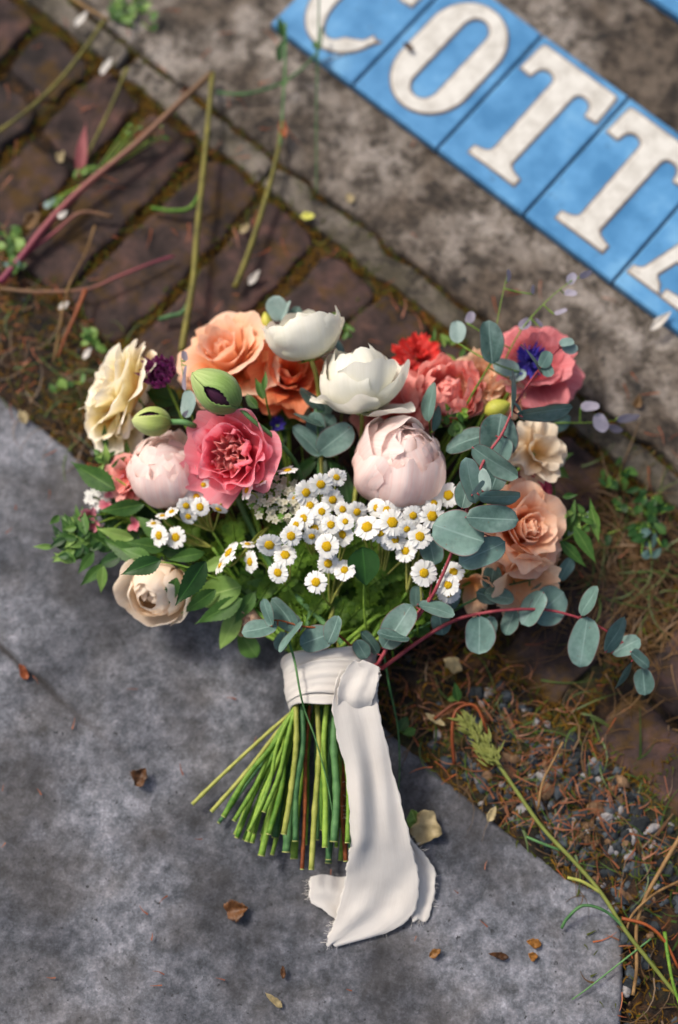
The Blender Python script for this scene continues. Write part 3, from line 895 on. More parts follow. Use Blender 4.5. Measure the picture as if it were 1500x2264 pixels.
def add_stem(root, i, head_mat='stem', r=None, via=None, p0=None):
    ex, ey, ez, er, em = ENDS[i % len(ENDS)]
    p0 = p0 or root.matrix_world.translation
    nt_ = neck(i, True, ex); nb = neck(i, False, ex)
    if i == 0 or True:
        # outer stems stay on the outer side of the neck
        hz = (ez - 0.02) / 0.017
        c1 = at(NECK_T[0], NECK_T[1], 0.03); nt_.z = 0.030 + max(-1, min(1, hz)) * 0.017; nb.z = 0.027 + max(-1, min(1, hz)) * 0.016
    mid_ = [at(*v) for v in via] if via else [p0.lerp(nt_, 0.5) - Vector((0, 0, min(0.02, p0.z * 0.3)))]
    end = at(ex, ey, ez)
    rad = (r or er) / 1000
    col = M[em]
    up = [p0] + mid_ + [nt_, nb]
    rj = random.Random(i * 7 + 3)
    jx = lambda m: Vector((rj.uniform(-m, m), rj.uniform(-m, m) * .4, rj.uniform(-m, m) * .3))
    end = end + Vector((rj.uniform(-.002, .002), rj.uniform(-.004, .004), 0))
    dwn = [nb, nb.lerp(end, 0.3) + jx(.003), nb.lerp(end, 0.65) + jx(.003), end]
    dwn[1].z += 0.002
    rad = min(rad, 0.0030) * rj.uniform(0.6, 1.05)
    k1, k2 = rj.uniform(.2, .5), rj.uniform(.6, .9)
    prof = lambda q: rad * (0.95 + 0.12 * q + 0.22 * math.exp(-((q - k1) / .03) ** 2) + 0.18 * math.exp(-((q - k2) / .03) ** 2))
    tube('stem', up, rad * 0.85, M[head_mat], root, 7, 5)
    t = tube('stem', dwn, prof, col, root, 8, 10, 0.05)
    d = (dwn[-1] - dwn[-2]).normalized()
    c_ = tube('cut_end', [end - d * 0.0002, end + d * 0.0006], rad * 1.14, M['cut'], None, 8, 1)
    c_.data.transform(root.matrix_world.inverted()); c_.parent = t
    return t

def leaf_geo(L_, W, kind='oval', fold=0.15, bend=0.2, seed=0, nu=7, nv=17, serr=0.0, tw=0.0):
    rs = np.random.RandomState(seed)
    if serr: nv = 25
    u = np.linspace(-1, 1, nu); v = np.linspace(0, 1, nv)
    U, V = np.meshgrid(u, v)
    if kind == 'oval': w = np.sqrt(np.clip(1 - (2 * V - 1) ** 2, 0, 1)) ** 0.9
    elif kind == 'drop': w = np.sin(np.pi * V ** 0.75) ** 0.85
    elif kind == 'lance': w = np.sin(np.pi * V ** 0.7) ** 1.25
    else: w = np.sin(np.pi * V ** 0.55) ** 1.1
    w = np.clip(w, 0.03, 1)
    if serr: w = w * (1 + serr * (np.arange(nv) % 2)[:, None] * np.abs(U))
    wob = 1 + 0.06 * np.sin(V * 7 + rs.uniform(0, 6)) * np.sign(U)
    x = U * W / 2 * w * wob
    ang = bend * (V - 0.3)
    y = L_ * V; z = -L_ * bend * V ** 2 * 0.5
    z = z + np.abs(x) * fold + 0.03 * W * np.sin(V * 6 + U * 2 + rs.uniform(0, 6))
    x2 = x * np.cos(tw * V) ; z = z + x * np.sin(tw * V)
    pts = np.stack([x2, y, z], -1).reshape(-1, 3)
    uv = np.stack([(U + 1) / 2, V], -1).reshape(-1, 2)
    return pts, grid_faces(nu, nv), uv

def add_leaf(root, cx, cy, z, L_, W, ang, mat, kind='oval', roll=None, pitch=None, true_w=None, serr=0.0, name='leaf', fold=0.15, bend=0.2):
    "a leaf whose middle is at (cx, cy); ang is the direction it points in, anticlockwise from the right"
    u = size(1, z); SEED[0] += 1
    tw_ = W
    rl = 0.0
    if true_w and W < true_w:
        tw_ = true_w; rl = math.acos(max(0.05, W / true_w)) * random.choice([-1, 1])
    if roll is not None: rl = roll
    if rl == 0: rl = random.uniform(-0.2, 0.2)
    pt = random.uniform(-0.25, 0.25) if pitch is None else pitch
    pts, f, uv = leaf_geo(L_ * u / max(0.5, math.cos(pt)), tw_ * u, kind, fold, bend, SEED[0], serr=serr)
    a = math.radians(ang)
    d = CX * math.cos(a) + CY * math.sin(a); sd_ = CX * math.sin(a) - CY * math.cos(a)
    y = (d * math.cos(pt) + CZ * math.sin(pt)).normalized()
    n = sd_.cross(y).normalized()
    x = (sd_ * math.cos(rl) + n * math.sin(rl)); n2 = x.cross(y)
    B = Matrix((x, y, n2)).transposed().to_4x4()
    mid_ = at(cx, cy, z)
    base = mid_ - y * (L_ * u / max(0.5, math.cos(pt)) / 2)
    W4 = Matrix.Translation(base) @ B
    o = link(name, mesh(name, pts, f, mat, uv), root)
    o.matrix_local = root.matrix_world.inverted() @ W4
    return o, base

# ------------------------------------------------------------------ the bouquet: big blooms
BALL = dict(e0=-5, flat=1.0)
def ball(main, inner, n=1.0, open_=0.0, ruf=0.03, cr=0.06):
    k = dict(crum=cr, pw=2.6, jag=0.07)
    return [dict(n=6, mat=inner, l=1.6, w=0.75, e0=20, e1=172, s=0.80, ruf=0.10, tip=0.18, zo=0.10, curl=-20, freq=2.4, var=5, **k),
            dict(n=7, mat=main, l=2.1, w=1.05, e0=10, e1=172, s=0.85, ruf=0.09, tip=0.16, zo=0.05, freq=2.2, var=7, curl=-8, rm=0.4, **k),
            dict(n=7, mat=main, l=2.25, w=1.25, e0=5, e1=162 - open_, s=0.90, ruf=0.085, tip=0.17, freq=2.1, var=7, je=9, curl=-10, rm=0.5, **k),
            dict(n=7, mat=main, l=2.2, w=1.35, e0=0, e1=148 - open_, s=0.94, ruf=0.08, tip=0.18, freq=2.0, var=7, je=12, curl=-12, rm=0.55, **k),
            dict(n=6, mat=main, l=2.0, w=1.5, e0=-4, e1=132 - open_, s=0.97, ruf=0.08, tip=0.2, freq=1.9, var=6, je=14, curl=-14, rm=0.6, **k),
            dict(n=4, mat=main, l=1.7, w=1.6, e0=-8, e1=108 - open_, s=1.0, ruf=0.09, tip=0.22, freq=1.7, var=4, je=16, curl=-14, rm=0.65, **k)]
def smooth_ball(main, inner, open_=0.0):
    out = []
    for d in ball(main, inner, open_=open_)[:5]:
        d = dict(d); d['ruf'] *= 0.45; d['jag'] = 0.03; d['crum'] = 0.035; d['w'] *= 1.35; d['n'] = max(3, d['n'] - 2); d['tip'] = 0.14; d['pw'] = 3.5
        out.append(d)
    return out
def rose(main, inner, open_=0.0):
    return [dict(n=4, mat=inner, l=0.95, w=0.6, e0=75, e1=115, ruf=0.04, tip=0.2, zo=0.15, r0=0.05),
            dict(n=5, mat=inner, l=1.05, w=0.9, e0=60, e1=105, ruf=0.06, tip=0.2, curl=-30, r0=0.10, zo=0.1, var=5),
            dict(n=5, mat=main, l=1.2, w=1.2, e0=40, e1=98, ruf=0.08, tip=0.18, curl=-50, r0=0.14, zo=0.05, freq=1.3, var=5, je=9),
            dict(n=5, mat=main, l=1.35, w=1.5, e0=18, e1=92 - open_, ruf=0.09, tip=0.18, curl=-75, r0=0.16, freq=1.2, var=5, je=10),
            dict(n=5, mat=main, l=1.3, w=1.6, e0=0, e1=74 - open_, ruf=0.10, tip=0.2, curl=-85, r0=0.15, zo=-0.04, freq=1.1, var=5, je=12),
            dict(n=3, mat=main, l=1.2, w=1.5, e0=-12, e1=45 - open_, ruf=0.11, tip=0.25, curl=-75, r0=0.12, zo=-0.08, freq=1.1, je=14)]

def blush_ball(open_=0):
    out = []
    for k_, d in enumerate(ball(M['blush'], M['blush_in'], open_=open_)[:5]):
        d = dict(d)
        if k_ >= 2:
            d['ruf'] *= 0.85; d['crum'] = 0.065; d['jag'] = 0.055; d['w'] *= 1.12; d['e1'] += 8; d['tip'] = 0.16; d['pw'] = 3.0; d['curl'] = -8
        out.append(d)
    return out
flower('peony', 'large blush pink peony in a closed ball, above the daisies', 'flower', 888, 1026, 0.078, (0.25, 0.52, 0.8),
       blush_ball(), 128, root_up=0.78, stem=(11,))
flower('peony', 'pale blush peony bud half hidden left of the coral peony', 'flower', 368, 1042, 0.062, (-0.1, 0.7, 0.7),
       blush_ball(6), 96, root_up=0.8, stem=(4,))
# open coral peony
cor = [dict(n=9, mat=M['coral_in'], l=0.62, w=0.26, e0=60, e1=95, ruf=0.07, tip=0.4, jag=0.14, r0=0.03, zo=0.12, narrow=0.3, var=5),
       dict(n=9, mat=M['coral_in'], l=0.8, w=0.4, e0=42, e1=98, ruf=0.09, tip=0.35, jag=0.14, r0=0.06, zo=0.06, narrow=0.3, var=6, freq=2.6),
       dict(n=7, mat=M['coral'], l=1.0, w=0.75, e0=30, e1=104, ruf=0.10, tip=0.22, jag=0.12, r0=0.08, freq=2.4, var=6, je=14),
       dict(n=6, mat=M['coral'], l=1.25, w=1.25, e0=14, e1=98, ruf=0.12, tip=0.13, jag=0.09, freq=2.0, var=6, je=14, pw=4),
       dict(n=6, mat=M['coral'], l=1.3, w=1.6, e0=0, e1=74, ruf=0.12, tip=0.13, jag=0.09, freq=1.8, var=6, je=14, curl=-20, pw=4)]
flower('peony', 'open coral pink peony with a ruffled pale centre', 'flower', 520, 1005, 0.088, (-0.18, 0.05, 0.98), cor, 104, root_up=0.3, stem=(7,))

# white ranunculus
wr = [dict(n=7, mat=M['white'], l=2.1, w=1.2, e0=15, e1=170, s=0.82, ruf=0.09, tip=0.12, zo=0.1, jag=0.07, var=5, pw=4, rm=0.4),
      dict(n=7, mat=M['white'], l=2.2, w=1.5, e0=6, e1=155, s=0.88, ruf=0.09, tip=0.12, zo=0.05, jag=0.06, var=6, pw=4, rm=0.5, freq=1.6),
      dict(n=6, mat=M['white'], l=2.2, w=1.9, e0=0, e1=140, s=0.92, ruf=0.09, tip=0.12, jag=0.06, var=6, je=12, pw=4, rm=0.6, freq=1.5),
      dict(n=5, mat=M['white'], l=2.0, w=2.2, e0=-6, e1=118, s=0.96, ruf=0.09, tip=0.12, curl=-15, jag=0.06, var=5, je=16, pw=4, rm=0.7, freq=1.4),
      dict(n=4, mat=M['white'], l=1.5, w=1.8, e0=-14, e1=70, s=0.95, ruf=0.11, tip=0.15, curl=-40, je=25, var=4, pw=4, rm=0.8),
      dict(n=5, mat=M['calyx'], l=0.34, w=0.26, e0=-30, e1=40, ruf=0.02, tip=0.6, zo=-0.07)]
flower('ranunculus', 'full white ranunculus seen from behind, second white bloom down', 'flower', 795, 850, 0.098, (-0.08, 0.95, 0.22), wr, 88, root_up=0.66,
       stem=(14, 'stem_yl', 2.8, [(800, 905, 0.088), (798, 990, 0.06), (770, 1200, 0.04)]))
wc = [dict(n=4, mat=M['white'], l=1.9, w=2.0, e0=10, e1=128, s=0.88, ruf=0.06, tip=0.12, pw=4, rm=0.6, freq=1.2),
      dict(n=4, mat=M['white'], l=2.05, w=2.6, e0=-5, e1=112, s=0.95, ruf=0.07, tip=0.12, freq=1.1, var=4, je=8, pw=4, rm=0.8),
      dict(n=3, mat=M['white'], l=2.0, w=2.8, e0=-12, e1=104, s=1.0, ruf=0.08, tip=0.14, curl=-10, freq=1.1, var=3, je=12, pw=4, rm=0.9),
      dict(n=2, mat=M['white'], l=1.5, w=1.8, e0=-18, e1=75, s=1.0, ruf=0.1, tip=0.15, curl=-10, freq=1.2, je=16, pw=4, rm=0.9, phi=2.2),
      dict(n=6, mat=M['calyx'], l=0.40, w=0.28, e0=-30, e1=40, ruf=0.02, tip=0.6, zo=-0.06)]
flower('ranunculus', 'cup shaped white ranunculus at the top of the bouquet', 'flower', 672, 748, 0.10, (-0.25, 0.95, 0.12), wc, 74, root_up=0.62,
       stem=(16, 'stem_yl', 2.6, [(690, 800, 0.095), (706, 880, 0.07), (715, 1150, 0.04)]))

cr = rose(M['cream'], M['cream'])
flower('rose', 'ruffled cream rose with a yellow heart at the far left', 'flower', 268, 858, 0.062, (-0.85, 0.38, 0.32), cr, 86, root_up=0.45, stem=(0,))
flower('rose', 'cream petals standing below the ruffled cream rose', 'flower', 258, 925, 0.045, (-0.55, -0.1, 0.8), rose(M['cream'], M['cream'])[2:5], 62, root_up=0.2, stem=(1,))
pr = [dict(n=7, mat=M['purple'], l=1.2, w=0.6, e0=35, e1=120, s=0.7, ruf=0.12, tip=0.2, jag=0.1, freq=3, var=5), dict(n=8, mat=M['purple'], l=1.5, w=0.8, e0=10, e1=110, s=0.85, ruf=0.13, tip=0.2, jag=0.1, freq=3, var=5),
      dict(n=7, mat=M['purple'], l=1.5, w=0.9, e0=0, e1=95, s=1.0, ruf=0.14, tip=0.2, jag=0.1, freq=3, var=5)]
flower('ranunculus', 'small dark purple ruffled ranunculus beside the cream rose', 'flower', 352, 826, 0.085, (-0.35, 0.35, 0.85), pr, 46, root_up=0.55, stem=(2,))
flower('rose', 'large peach orange rose behind the split green poppy pod', 'flower', 508, 800, 0.062, (-0.25, 0.55, 0.75), rose(M['peach'], M['peach'], 5), 88, root_up=0.25, stem=(3,))
flower('rose', 'deep orange rose below the cup shaped white ranunculus', 'flower', 638, 838, 0.058, (0.2, 0.35, 0.9), rose(M['orange'], M['orange'], 10)[1:], 74, root_up=0.25, stem=(5,))
rd = [dict(n=10, mat=M['red'], l=0.6, w=0.3, e0=50, e1=80, ruf=0.05, tip=0.3, jag=0.1, var=5), dict(n=9, mat=M['red'], l=0.95, w=0.5, e0=15, e1=45, ruf=0.08, tip=0.3, jag=0.08, var=5), dict(n=9, mat=M['red'], l=1.05, w=0.55, e0=0, e1=15, ruf=0.09, tip=0.3, jag=0.08, var=5)]
flower('zinnia', 'bright red flower at the back, right of the white ranunculus', 'flower', 925, 785, 0.052, (0.1, 0.5, 0.85), rd, 64, root_up=0.2, stem=(6,))
flower('ranunculus', 'salmon pink bloom below the red flower', 'flower', 990, 872, 0.066, (0.1, 0.45, 0.88), ball(M['salmon'], M['salmon'], open_=22), 68, root_up=0.75, stem=(8,))
flower('rose', 'pale peach rose between the salmon and dusty pink blooms', 'flower', 1062, 848, 0.05, (0.05, 0.4, 0.9), rose(M['ochre'], M['ochre'])[1:5], 58, root_up=0.25, stem=(9,))
flower('rose', 'small peach rose tucked beside the yellow green bud', 'flower', 1105, 880, 0.055, (0.2, 0.1, 0.95), rose(M['ochre'], M['ochre'])[2:5], 44, root_up=0.25, stem=(10,))
flower('rose', 'dusty pink bloom behind the blue cornflower', 'flower', 1182, 822, 0.045, (0.15, 0.2, 0.95), rose(M['dusty'], M['dusty'], 15)[2:], 78, root_up=0.15, stem=(20,))
flower('carnation', 'orange coral petals between the white ranunculus and the blush peony', 'flower', 868, 918, 0.055, (0.05, 0.45, 0.9), rose(M['salmon'], M['orange'], 15)[2:], 72, root_up=0.2, stem=(12,))
sp = [dict(n=4, mat=M['sweet'], l=0.95, w=0.9, e0=40, e1=95, ruf=0.14, tip=0.3, curl=-40, r0=0.1, freq=2.2, var=4), dict(n=5, mat=M['sweet'], l=1.1, w=1.1, e0=10, e1=70, ruf=0.15, tip=0.3, curl=-60, freq=2.2, var=5, je=14),
      dict(n=4, mat=M['sweet'], l=1.05, w=1.1, e0=-10, e1=40, ruf=0.15, tip=0.3, curl=-50, freq=2.2, var=4, je=14)]
flower('sweet_pea', 'wavy ivory sweet pea at the right, under the long eucalyptus leaf', 'flower', 1188, 1000, 0.062, (0.35, 0.1, 0.9), sp, 72, root_up=0.2, stem=(27,))
flower('rose', 'apricot rose on the right beside the round eucalyptus leaves', 'flower', 1150, 1172, 0.062, (0.45, 0.15, 0.85), rose(M['peach'], M['peach'], 0), 78, root_up=0.3, stem=(28,))
flower('rose', 'apricot petals hanging below the apricot rose', 'flower', 1150, 1268, 0.045, (0.25, -0.55, 0.8), rose(M['ochre'], M['peach'], 0)[3:], 66, root_up=0.1, stem=(21,))
flower('rose', 'beige petal cup below the right end of the daisies', 'flower', 1040, 1290, 0.042, (0.0, -0.6, 0.7), [dict(n=3, mat=M['ochre'], l=1.5, w=0.95, e0=10, e1=80, ruf=0.08, tip=0.5), dict(n=3, mat=M['ochre'], l=1.4, w=0.9, e0=0, e1=60, ruf=0.08, tip=0.5)], 52, root_up=0.1, stem=(29,))
flower('rose', 'pale cream rose hanging over the slab at lower left', 'flower', 350, 1302, 0.045, (-0.3, -0.35, 0.88), smooth_ball(M['skin'], M['skin'], open_=8), 74, root_up=0.8, stem=(23,))
flower('rose', 'small peach bud just above the ribbon, left of the stems', 'flower', 548, 1366, 0.028, (-0.2, -0.3, 0.9), smooth_ball(M['ochre'], M['ochre'], open_=12)[1:4], 38, root_up=0.7, stem=(22,))
flower('rose', 'magenta petals above the apricot rose', 'flower', 1160, 1090, 0.045, (0.2, 0.2, 0.9), rose(M['magenta'], M['magenta'])[2:5], 44, root_up=0.2, stem=(26,))
flower('carnation', 'muted pink petals at the left edge of the pale blush bud', 'flower', 288, 1058, 0.05, (-0.6, 0.1, 0.8), rose(M['salmon'], M['pinklet'])[2:5], 42, root_up=0.2, stem=(24,))
# cornflower
cf = [dict(n=13, mat=M['violet'], l=0.95, w=0.32, e0=20, e1=45, ruf=0.05, tip=-0.25, jag=0.22, narrow=0.12, var=6, nu=9, je=12), dict(n=11, mat=M['violet'], l=0.7, w=0.22, e0=50, e1=80, ruf=0.05, tip=-0.2, jag=0.2, narrow=0.15, var=5, nu=9)]
flower('cornflower', 'violet blue cornflower lying on the dusty pink bloom', 'flower', 1172, 800, 0.072, (0.1, 0.1, 0.98), cf, 46, root_up=0.2, stem=(30,))
flower('cornflower', 'tiny violet floret right of the coral peony', 'flower', 614, 938, 0.06, (0.1, 0.2, 0.98), cf[:1], 22, root_up=0.2, stem=(31,))

# poppy pods
def pod(label, px, py, z, L_, W, ang, slit0, slit1, slitw, stem_via, i, twist=0.0):
    u = size(1, z); a = math.radians(ang)
    ax = (CX * math.cos(a) + CY * math.sin(a)).normalized()
    n = CZ; x = ax.cross(n).normalized()
    # local z = axis (towards the tip), local x = towards the camera
    B = Matrix((n, ax.cross(n), ax)).transposed() @ Matrix.Rotation(twist, 3, 'Z')
    base = at(px, py, z) - ax * (L_ * u / 2)
    root = empty('poppy_pod', base, B); tag(root, label, 'poppy pod', 'poppy pods in the bouquet')
    def prof(v): return W * u / 2 * np.sin(np.pi * np.clip(v, 0, 1) ** 0.85) ** 0.62
    for sgn in (1, -1):
        nu, nv = 18, 26
        v = np.linspace(0.0, 1.0, nv); q = np.linspace(0, 1, nu)
        Q, V = np.meshgrid(q, v)
        gap = slitw * np.clip(np.sin(np.pi * np.clip((V - slit0) / (slit1 - slit0), 0, 1)), 0, 1) ** 0.8 + 0.012
        jag = 0.035 * np.sin(V * 85) * (gap > 0.05)
        ps = (gap + jag) + (math.pi * 1.02 - gap) * Q
        lift = 1 + 0.10 * np.exp(-((ps - gap) / 0.22) ** 2)
        r = prof(V) * lift * (1 + 0.03 * np.sin(ps * 6 + V * 4) + 0.02 * np.sin(ps * 13 + V * 9)) * (1 + 0.02 * (sgn > 0))
        ps = ps * sgn
        pts = np.stack([r * np.cos(ps), r * np.sin(ps), V * L_ * u], -1).reshape(-1, 3)
        uv = np.stack([Q, V], -1).reshape(-1, 2)
        o = link('sepal', mesh('sepal', pts, grid_faces(nu, nv), M['pod' if L_ > 100 else 'pod2'], uv), root)
        m = o.modifiers.new('thick', 'SOLIDIFY'); m.thickness = 0.0006
    nu, nv = 20, 16
    v = np.linspace(0.03, 0.97, nv); q = np.linspace(0, 2 * math.pi, nu, endpoint=False)
    Q, V = np.meshgrid(q, v); r = prof(V) * 0.86 * (1 + 0.08 * np.sin(Q * 9 + V * 5))
    pts = np.stack([r * np.cos(Q), r * np.sin(Q), V * L_ * u], -1).reshape(-1, 3)
    link('folded_petals', mesh('folded_petals', pts, grid_faces(nu, nv, 0, True), M['pod_dark'], np.stack([Q / 6.28, V], -1).reshape(-1, 2)), root)
    add_stem(root, i, 'stem_dk', 3.9, stem_via)
    return root
pod('large green poppy pod split open over dark purple petals, above the coral peony', 478, 862, 0.118, 132, 92, 143, 0.12, 0.66, 0.30, [(560, 930, 0.112), (625, 985, 0.095), (668, 1060, 0.06), (700, 1250, 0.04)], 25, -0.25)
pod('smaller lime green poppy pod with a narrow slit, below the purple ranunculus', 336, 931, 0.092, 88, 64, 178, 0.25, 0.85, 0.14, [(420, 938, 0.095), (470, 980, 0.07), (600, 1250, 0.04)], 17, 0.45)
def bud(label, px, py, z, L_, W, ang, i):
    u = size(1, z); a = math.radians(ang); ax = (CX * math.cos(a) + CY * math.sin(a)).normalized()
    root = empty('flower_bud', at(px, py, z) - ax * (L_ * u / 2), Matrix((CZ, ax.cross(CZ), ax)).transposed())
    tag(root, label, 'flower bud', 'flowers tied in the bouquet')
    for k in range(5):
        nu, nv = 7, 12
        V, Q = np.meshgrid(np.linspace(0, 1, nv), np.linspace(-1, 1, nu), indexing='ij')
        r = W * u / 2 * np.sin(np.pi * V ** 0.8 * 0.98) ** 0.7 * (1 + 0.06 * (1 - Q * Q)); ps = 2 * math.pi * k / 5 + Q * 0.72
        pts = np.stack([r * np.cos(ps), r * np.sin(ps), V * L_ * u], -1).reshape(-1, 3)
        link('bud_petal', mesh('bud_petal', pts, grid_faces(nu, nv), M['bud'], np.stack([(Q + 1) / 2, V], -1).reshape(-1, 2)), root)
    add_stem(root, i)
bud('yellow green bud between peach rose and eucalyptus', 1100, 903, 0.068, 62, 42, 20, 32)
bud('small green and rust bud beside the topmost eucalyptus leaf', 590, 712, 0.06, 46, 26, 100, 33)

# ------------------------------------------------------------------ feverfew daisies
def daisy_meshes():
    ms = []
    for k in range(4):
        ms.append(petal_mesh(0.70, 0.40, random.uniform(0, 14), random.uniform(-26, -2), tip=0.10, ruf=0.02, seed=900 + k, nu=7, nv=8, crum=0.0, narrow=0.45, jag=0.07, mat=M['daisy'], rmin=0.6, pw=3))
    return ms
DP = daisy_meshes()
def disc_mesh():
    nu, nv = 18, 7
    V, Q = np.meshgrid(np.linspace(0, 1, nv), np.linspace(0, 2 * math.pi, nu, endpoint=False), indexing='ij')
    rad = 0.36 * np.sin(V * math.pi / 2 * 1.15); h = 0.17 * np.cos(V * math.pi / 2 * 1.15)
    bumpy = 1 + 0.10 * np.sin(Q * 6 + V * 9) * V
    pts = np.stack([rad * bumpy * np.cos(Q), rad * bumpy * np.sin(Q), h + 0.012 * np.sin(Q * 9 + V * 20)], -1).reshape(-1, 3)
    return mesh('flower_centre', pts, [f[::-1] for f in grid_faces(nu, nv, 0, True)], M['disc'], np.stack([Q, V], -1).reshape(-1, 2))
DISC = disc_mesh()
def daisy(root, px, py, r, node, tilt=None, z=None, cup=0):
    zz = z if z is not None else dome(px, py) + random.uniform(-0.004, 0.007)
    u = size(r, zz) * random.uniform(0.93, 1.1)
    if tilt is None:
        a = random.uniform(0, 6.28); k = random.uniform(0.05, 0.5)
    else:
        a = math.radians(tilt[0]); k = tilt[1]
    ax = img(math.cos(a) * math.sin(k), math.sin(a) * math.sin(k), math.cos(k))
    B = basis_z(ax) @ Matrix.Rotation(random.uniform(0, 6), 3, 'Z')
    W4 = Matrix.Translation(at(px, py, zz)) @ B.to_4x4() @ Matrix.Diagonal((u, u, u, 1))
    # the head itself: green cup under the petals
    nu, nv = 12, 4
    V, Q = np.meshgrid(np.linspace(0, 1, nv), np.linspace(0, 2 * math.pi, nu, endpoint=False), indexing='ij')
    pts = np.stack([0.33 * V ** 0.6 * np.cos(Q), 0.33 * V ** 0.6 * np.sin(Q), -0.22 + 0.2 * V], -1).reshape(-1, 3)
    head = link('daisy', mesh('daisy', pts, grid_faces(nu, nv, 0, True), M['calyx'], np.stack([Q, V], -1).reshape(-1, 2)), root)
    head.matrix_local = root.matrix_world.inverted() @ W4
    n = random.choice([12, 13, 14, 15])
    for k_ in range(n):
        o = link('petal', random.choice(DP), head)
        aa = 2 * math.pi * k_ / n + random.uniform(-0.08, 0.08)
        o.rotation_euler = (random.uniform(-0.12, 0.12) + cup, 0, aa)
        o.location = (-math.sin(aa) * 0.27, math.cos(aa) * 0.27, random.uniform(-0.03, 0.02))
        s_ = random.uniform(0.93, 1.08); o.scale = (s_, s_, s_)
    c = link('flower_centre', DISC, head)
    s_ = random.uniform(0.92, 1.12); c.scale = (s_, s_, s_)
    p = at(px, py, zz)
    q = node
    tube('flower_stalk', [p - ax * (u * 0.15), p - ax * (u * 0.9) + (q - p) * 0.12, p.lerp(q, 0.6) - Vector((0, 0, 0.006)), q], 0.0008, M['stem_yl'], root, 5, 4)

def dome(px, py):
    r2 = ((px - 780) / 640) ** 2 + ((py - 1080) / 430) ** 2
    return 0.03 + 0.062 * max(0, 1 - r2)

def fern_leaf(root, px, py, z, L_, ang, mat=None, name='leaf'):
    "a lobed, feathery feverfew leaf"
    u = size(1, z); a = math.radians(ang)
    pile = Pile()
    SEED[0] += 1; rs = random.Random(SEED[0])
    tlt = rs.uniform(-0.4, 0.4)
    d = (CX * math.cos(a) + CY * math.sin(a)) * math.cos(tlt) + CZ * math.sin(tlt); sd_ = (CX * math.sin(a) - CY * math.cos(a))
    n = sd_.cross(d).normalized()
    base = at(px, py, z) - d * (L_ * u / 2)
    rows = 4
    def lobe(o, dr, l, w, sd2):
        pts = []; uvs = []
        for (x, y) in ((0, 0), (-.35, .3), (-.75, .38), (-.45, .62), (-.5, .88), (-.12, .82), (0, 1.05), (.12, .82), (.5, .88), (.45, .62), (.75, .38), (.35, .3)):
            nn = dr.cross(sd2)
            pts.append(tuple(o + dr * (y * l) + sd2 * (x * w) + nn * (abs(x) * w * 0.35 - y * y * l * 0.15))); uvs.append((0.5 + x * 0.45, y))
        f = [(0, 1, 11), (1, 3, 9, 11), (1, 2, 3), (9, 10, 11), (3, 5, 7, 9), (3, 4, 5), (7, 8, 9), (5, 6, 7)]
        pile.add(pts, f, uvs)
    for k in range(1, rows + 1):
        y = k / (rows + 1) * 0.85; wl = (0.42 * math.sin(math.pi * (0.25 + 0.6 * (1 - y)))) * L_ * u
        for sgn in (1, -1):
            dr = (d * 0.65 + sd_ * sgn * 0.85 + n * rs.uniform(-.2, .2)).normalized()
            s2 = dr.cross(n).normalized()
            lobe(base + d * (y * L_ * u), dr, wl, wl * 0.5, s2)
    lobe(base + d * (0.62 * L_ * u), d, 0.42 * L_ * u, 0.24 * L_ * u, sd_)
    v, f, uv = tube_geo([base - d * (0.15 * L_ * u), base + d * (0.4 * L_ * u), base + d * (0.9 * L_ * u)], 0.0006, 4, 2)
    pile.add(v, f, uv)
    o = pile.build(name, mat or M['fern'])
    inv = root.matrix_world.inverted(); o.data.transform(inv); o.parent = root
    return o

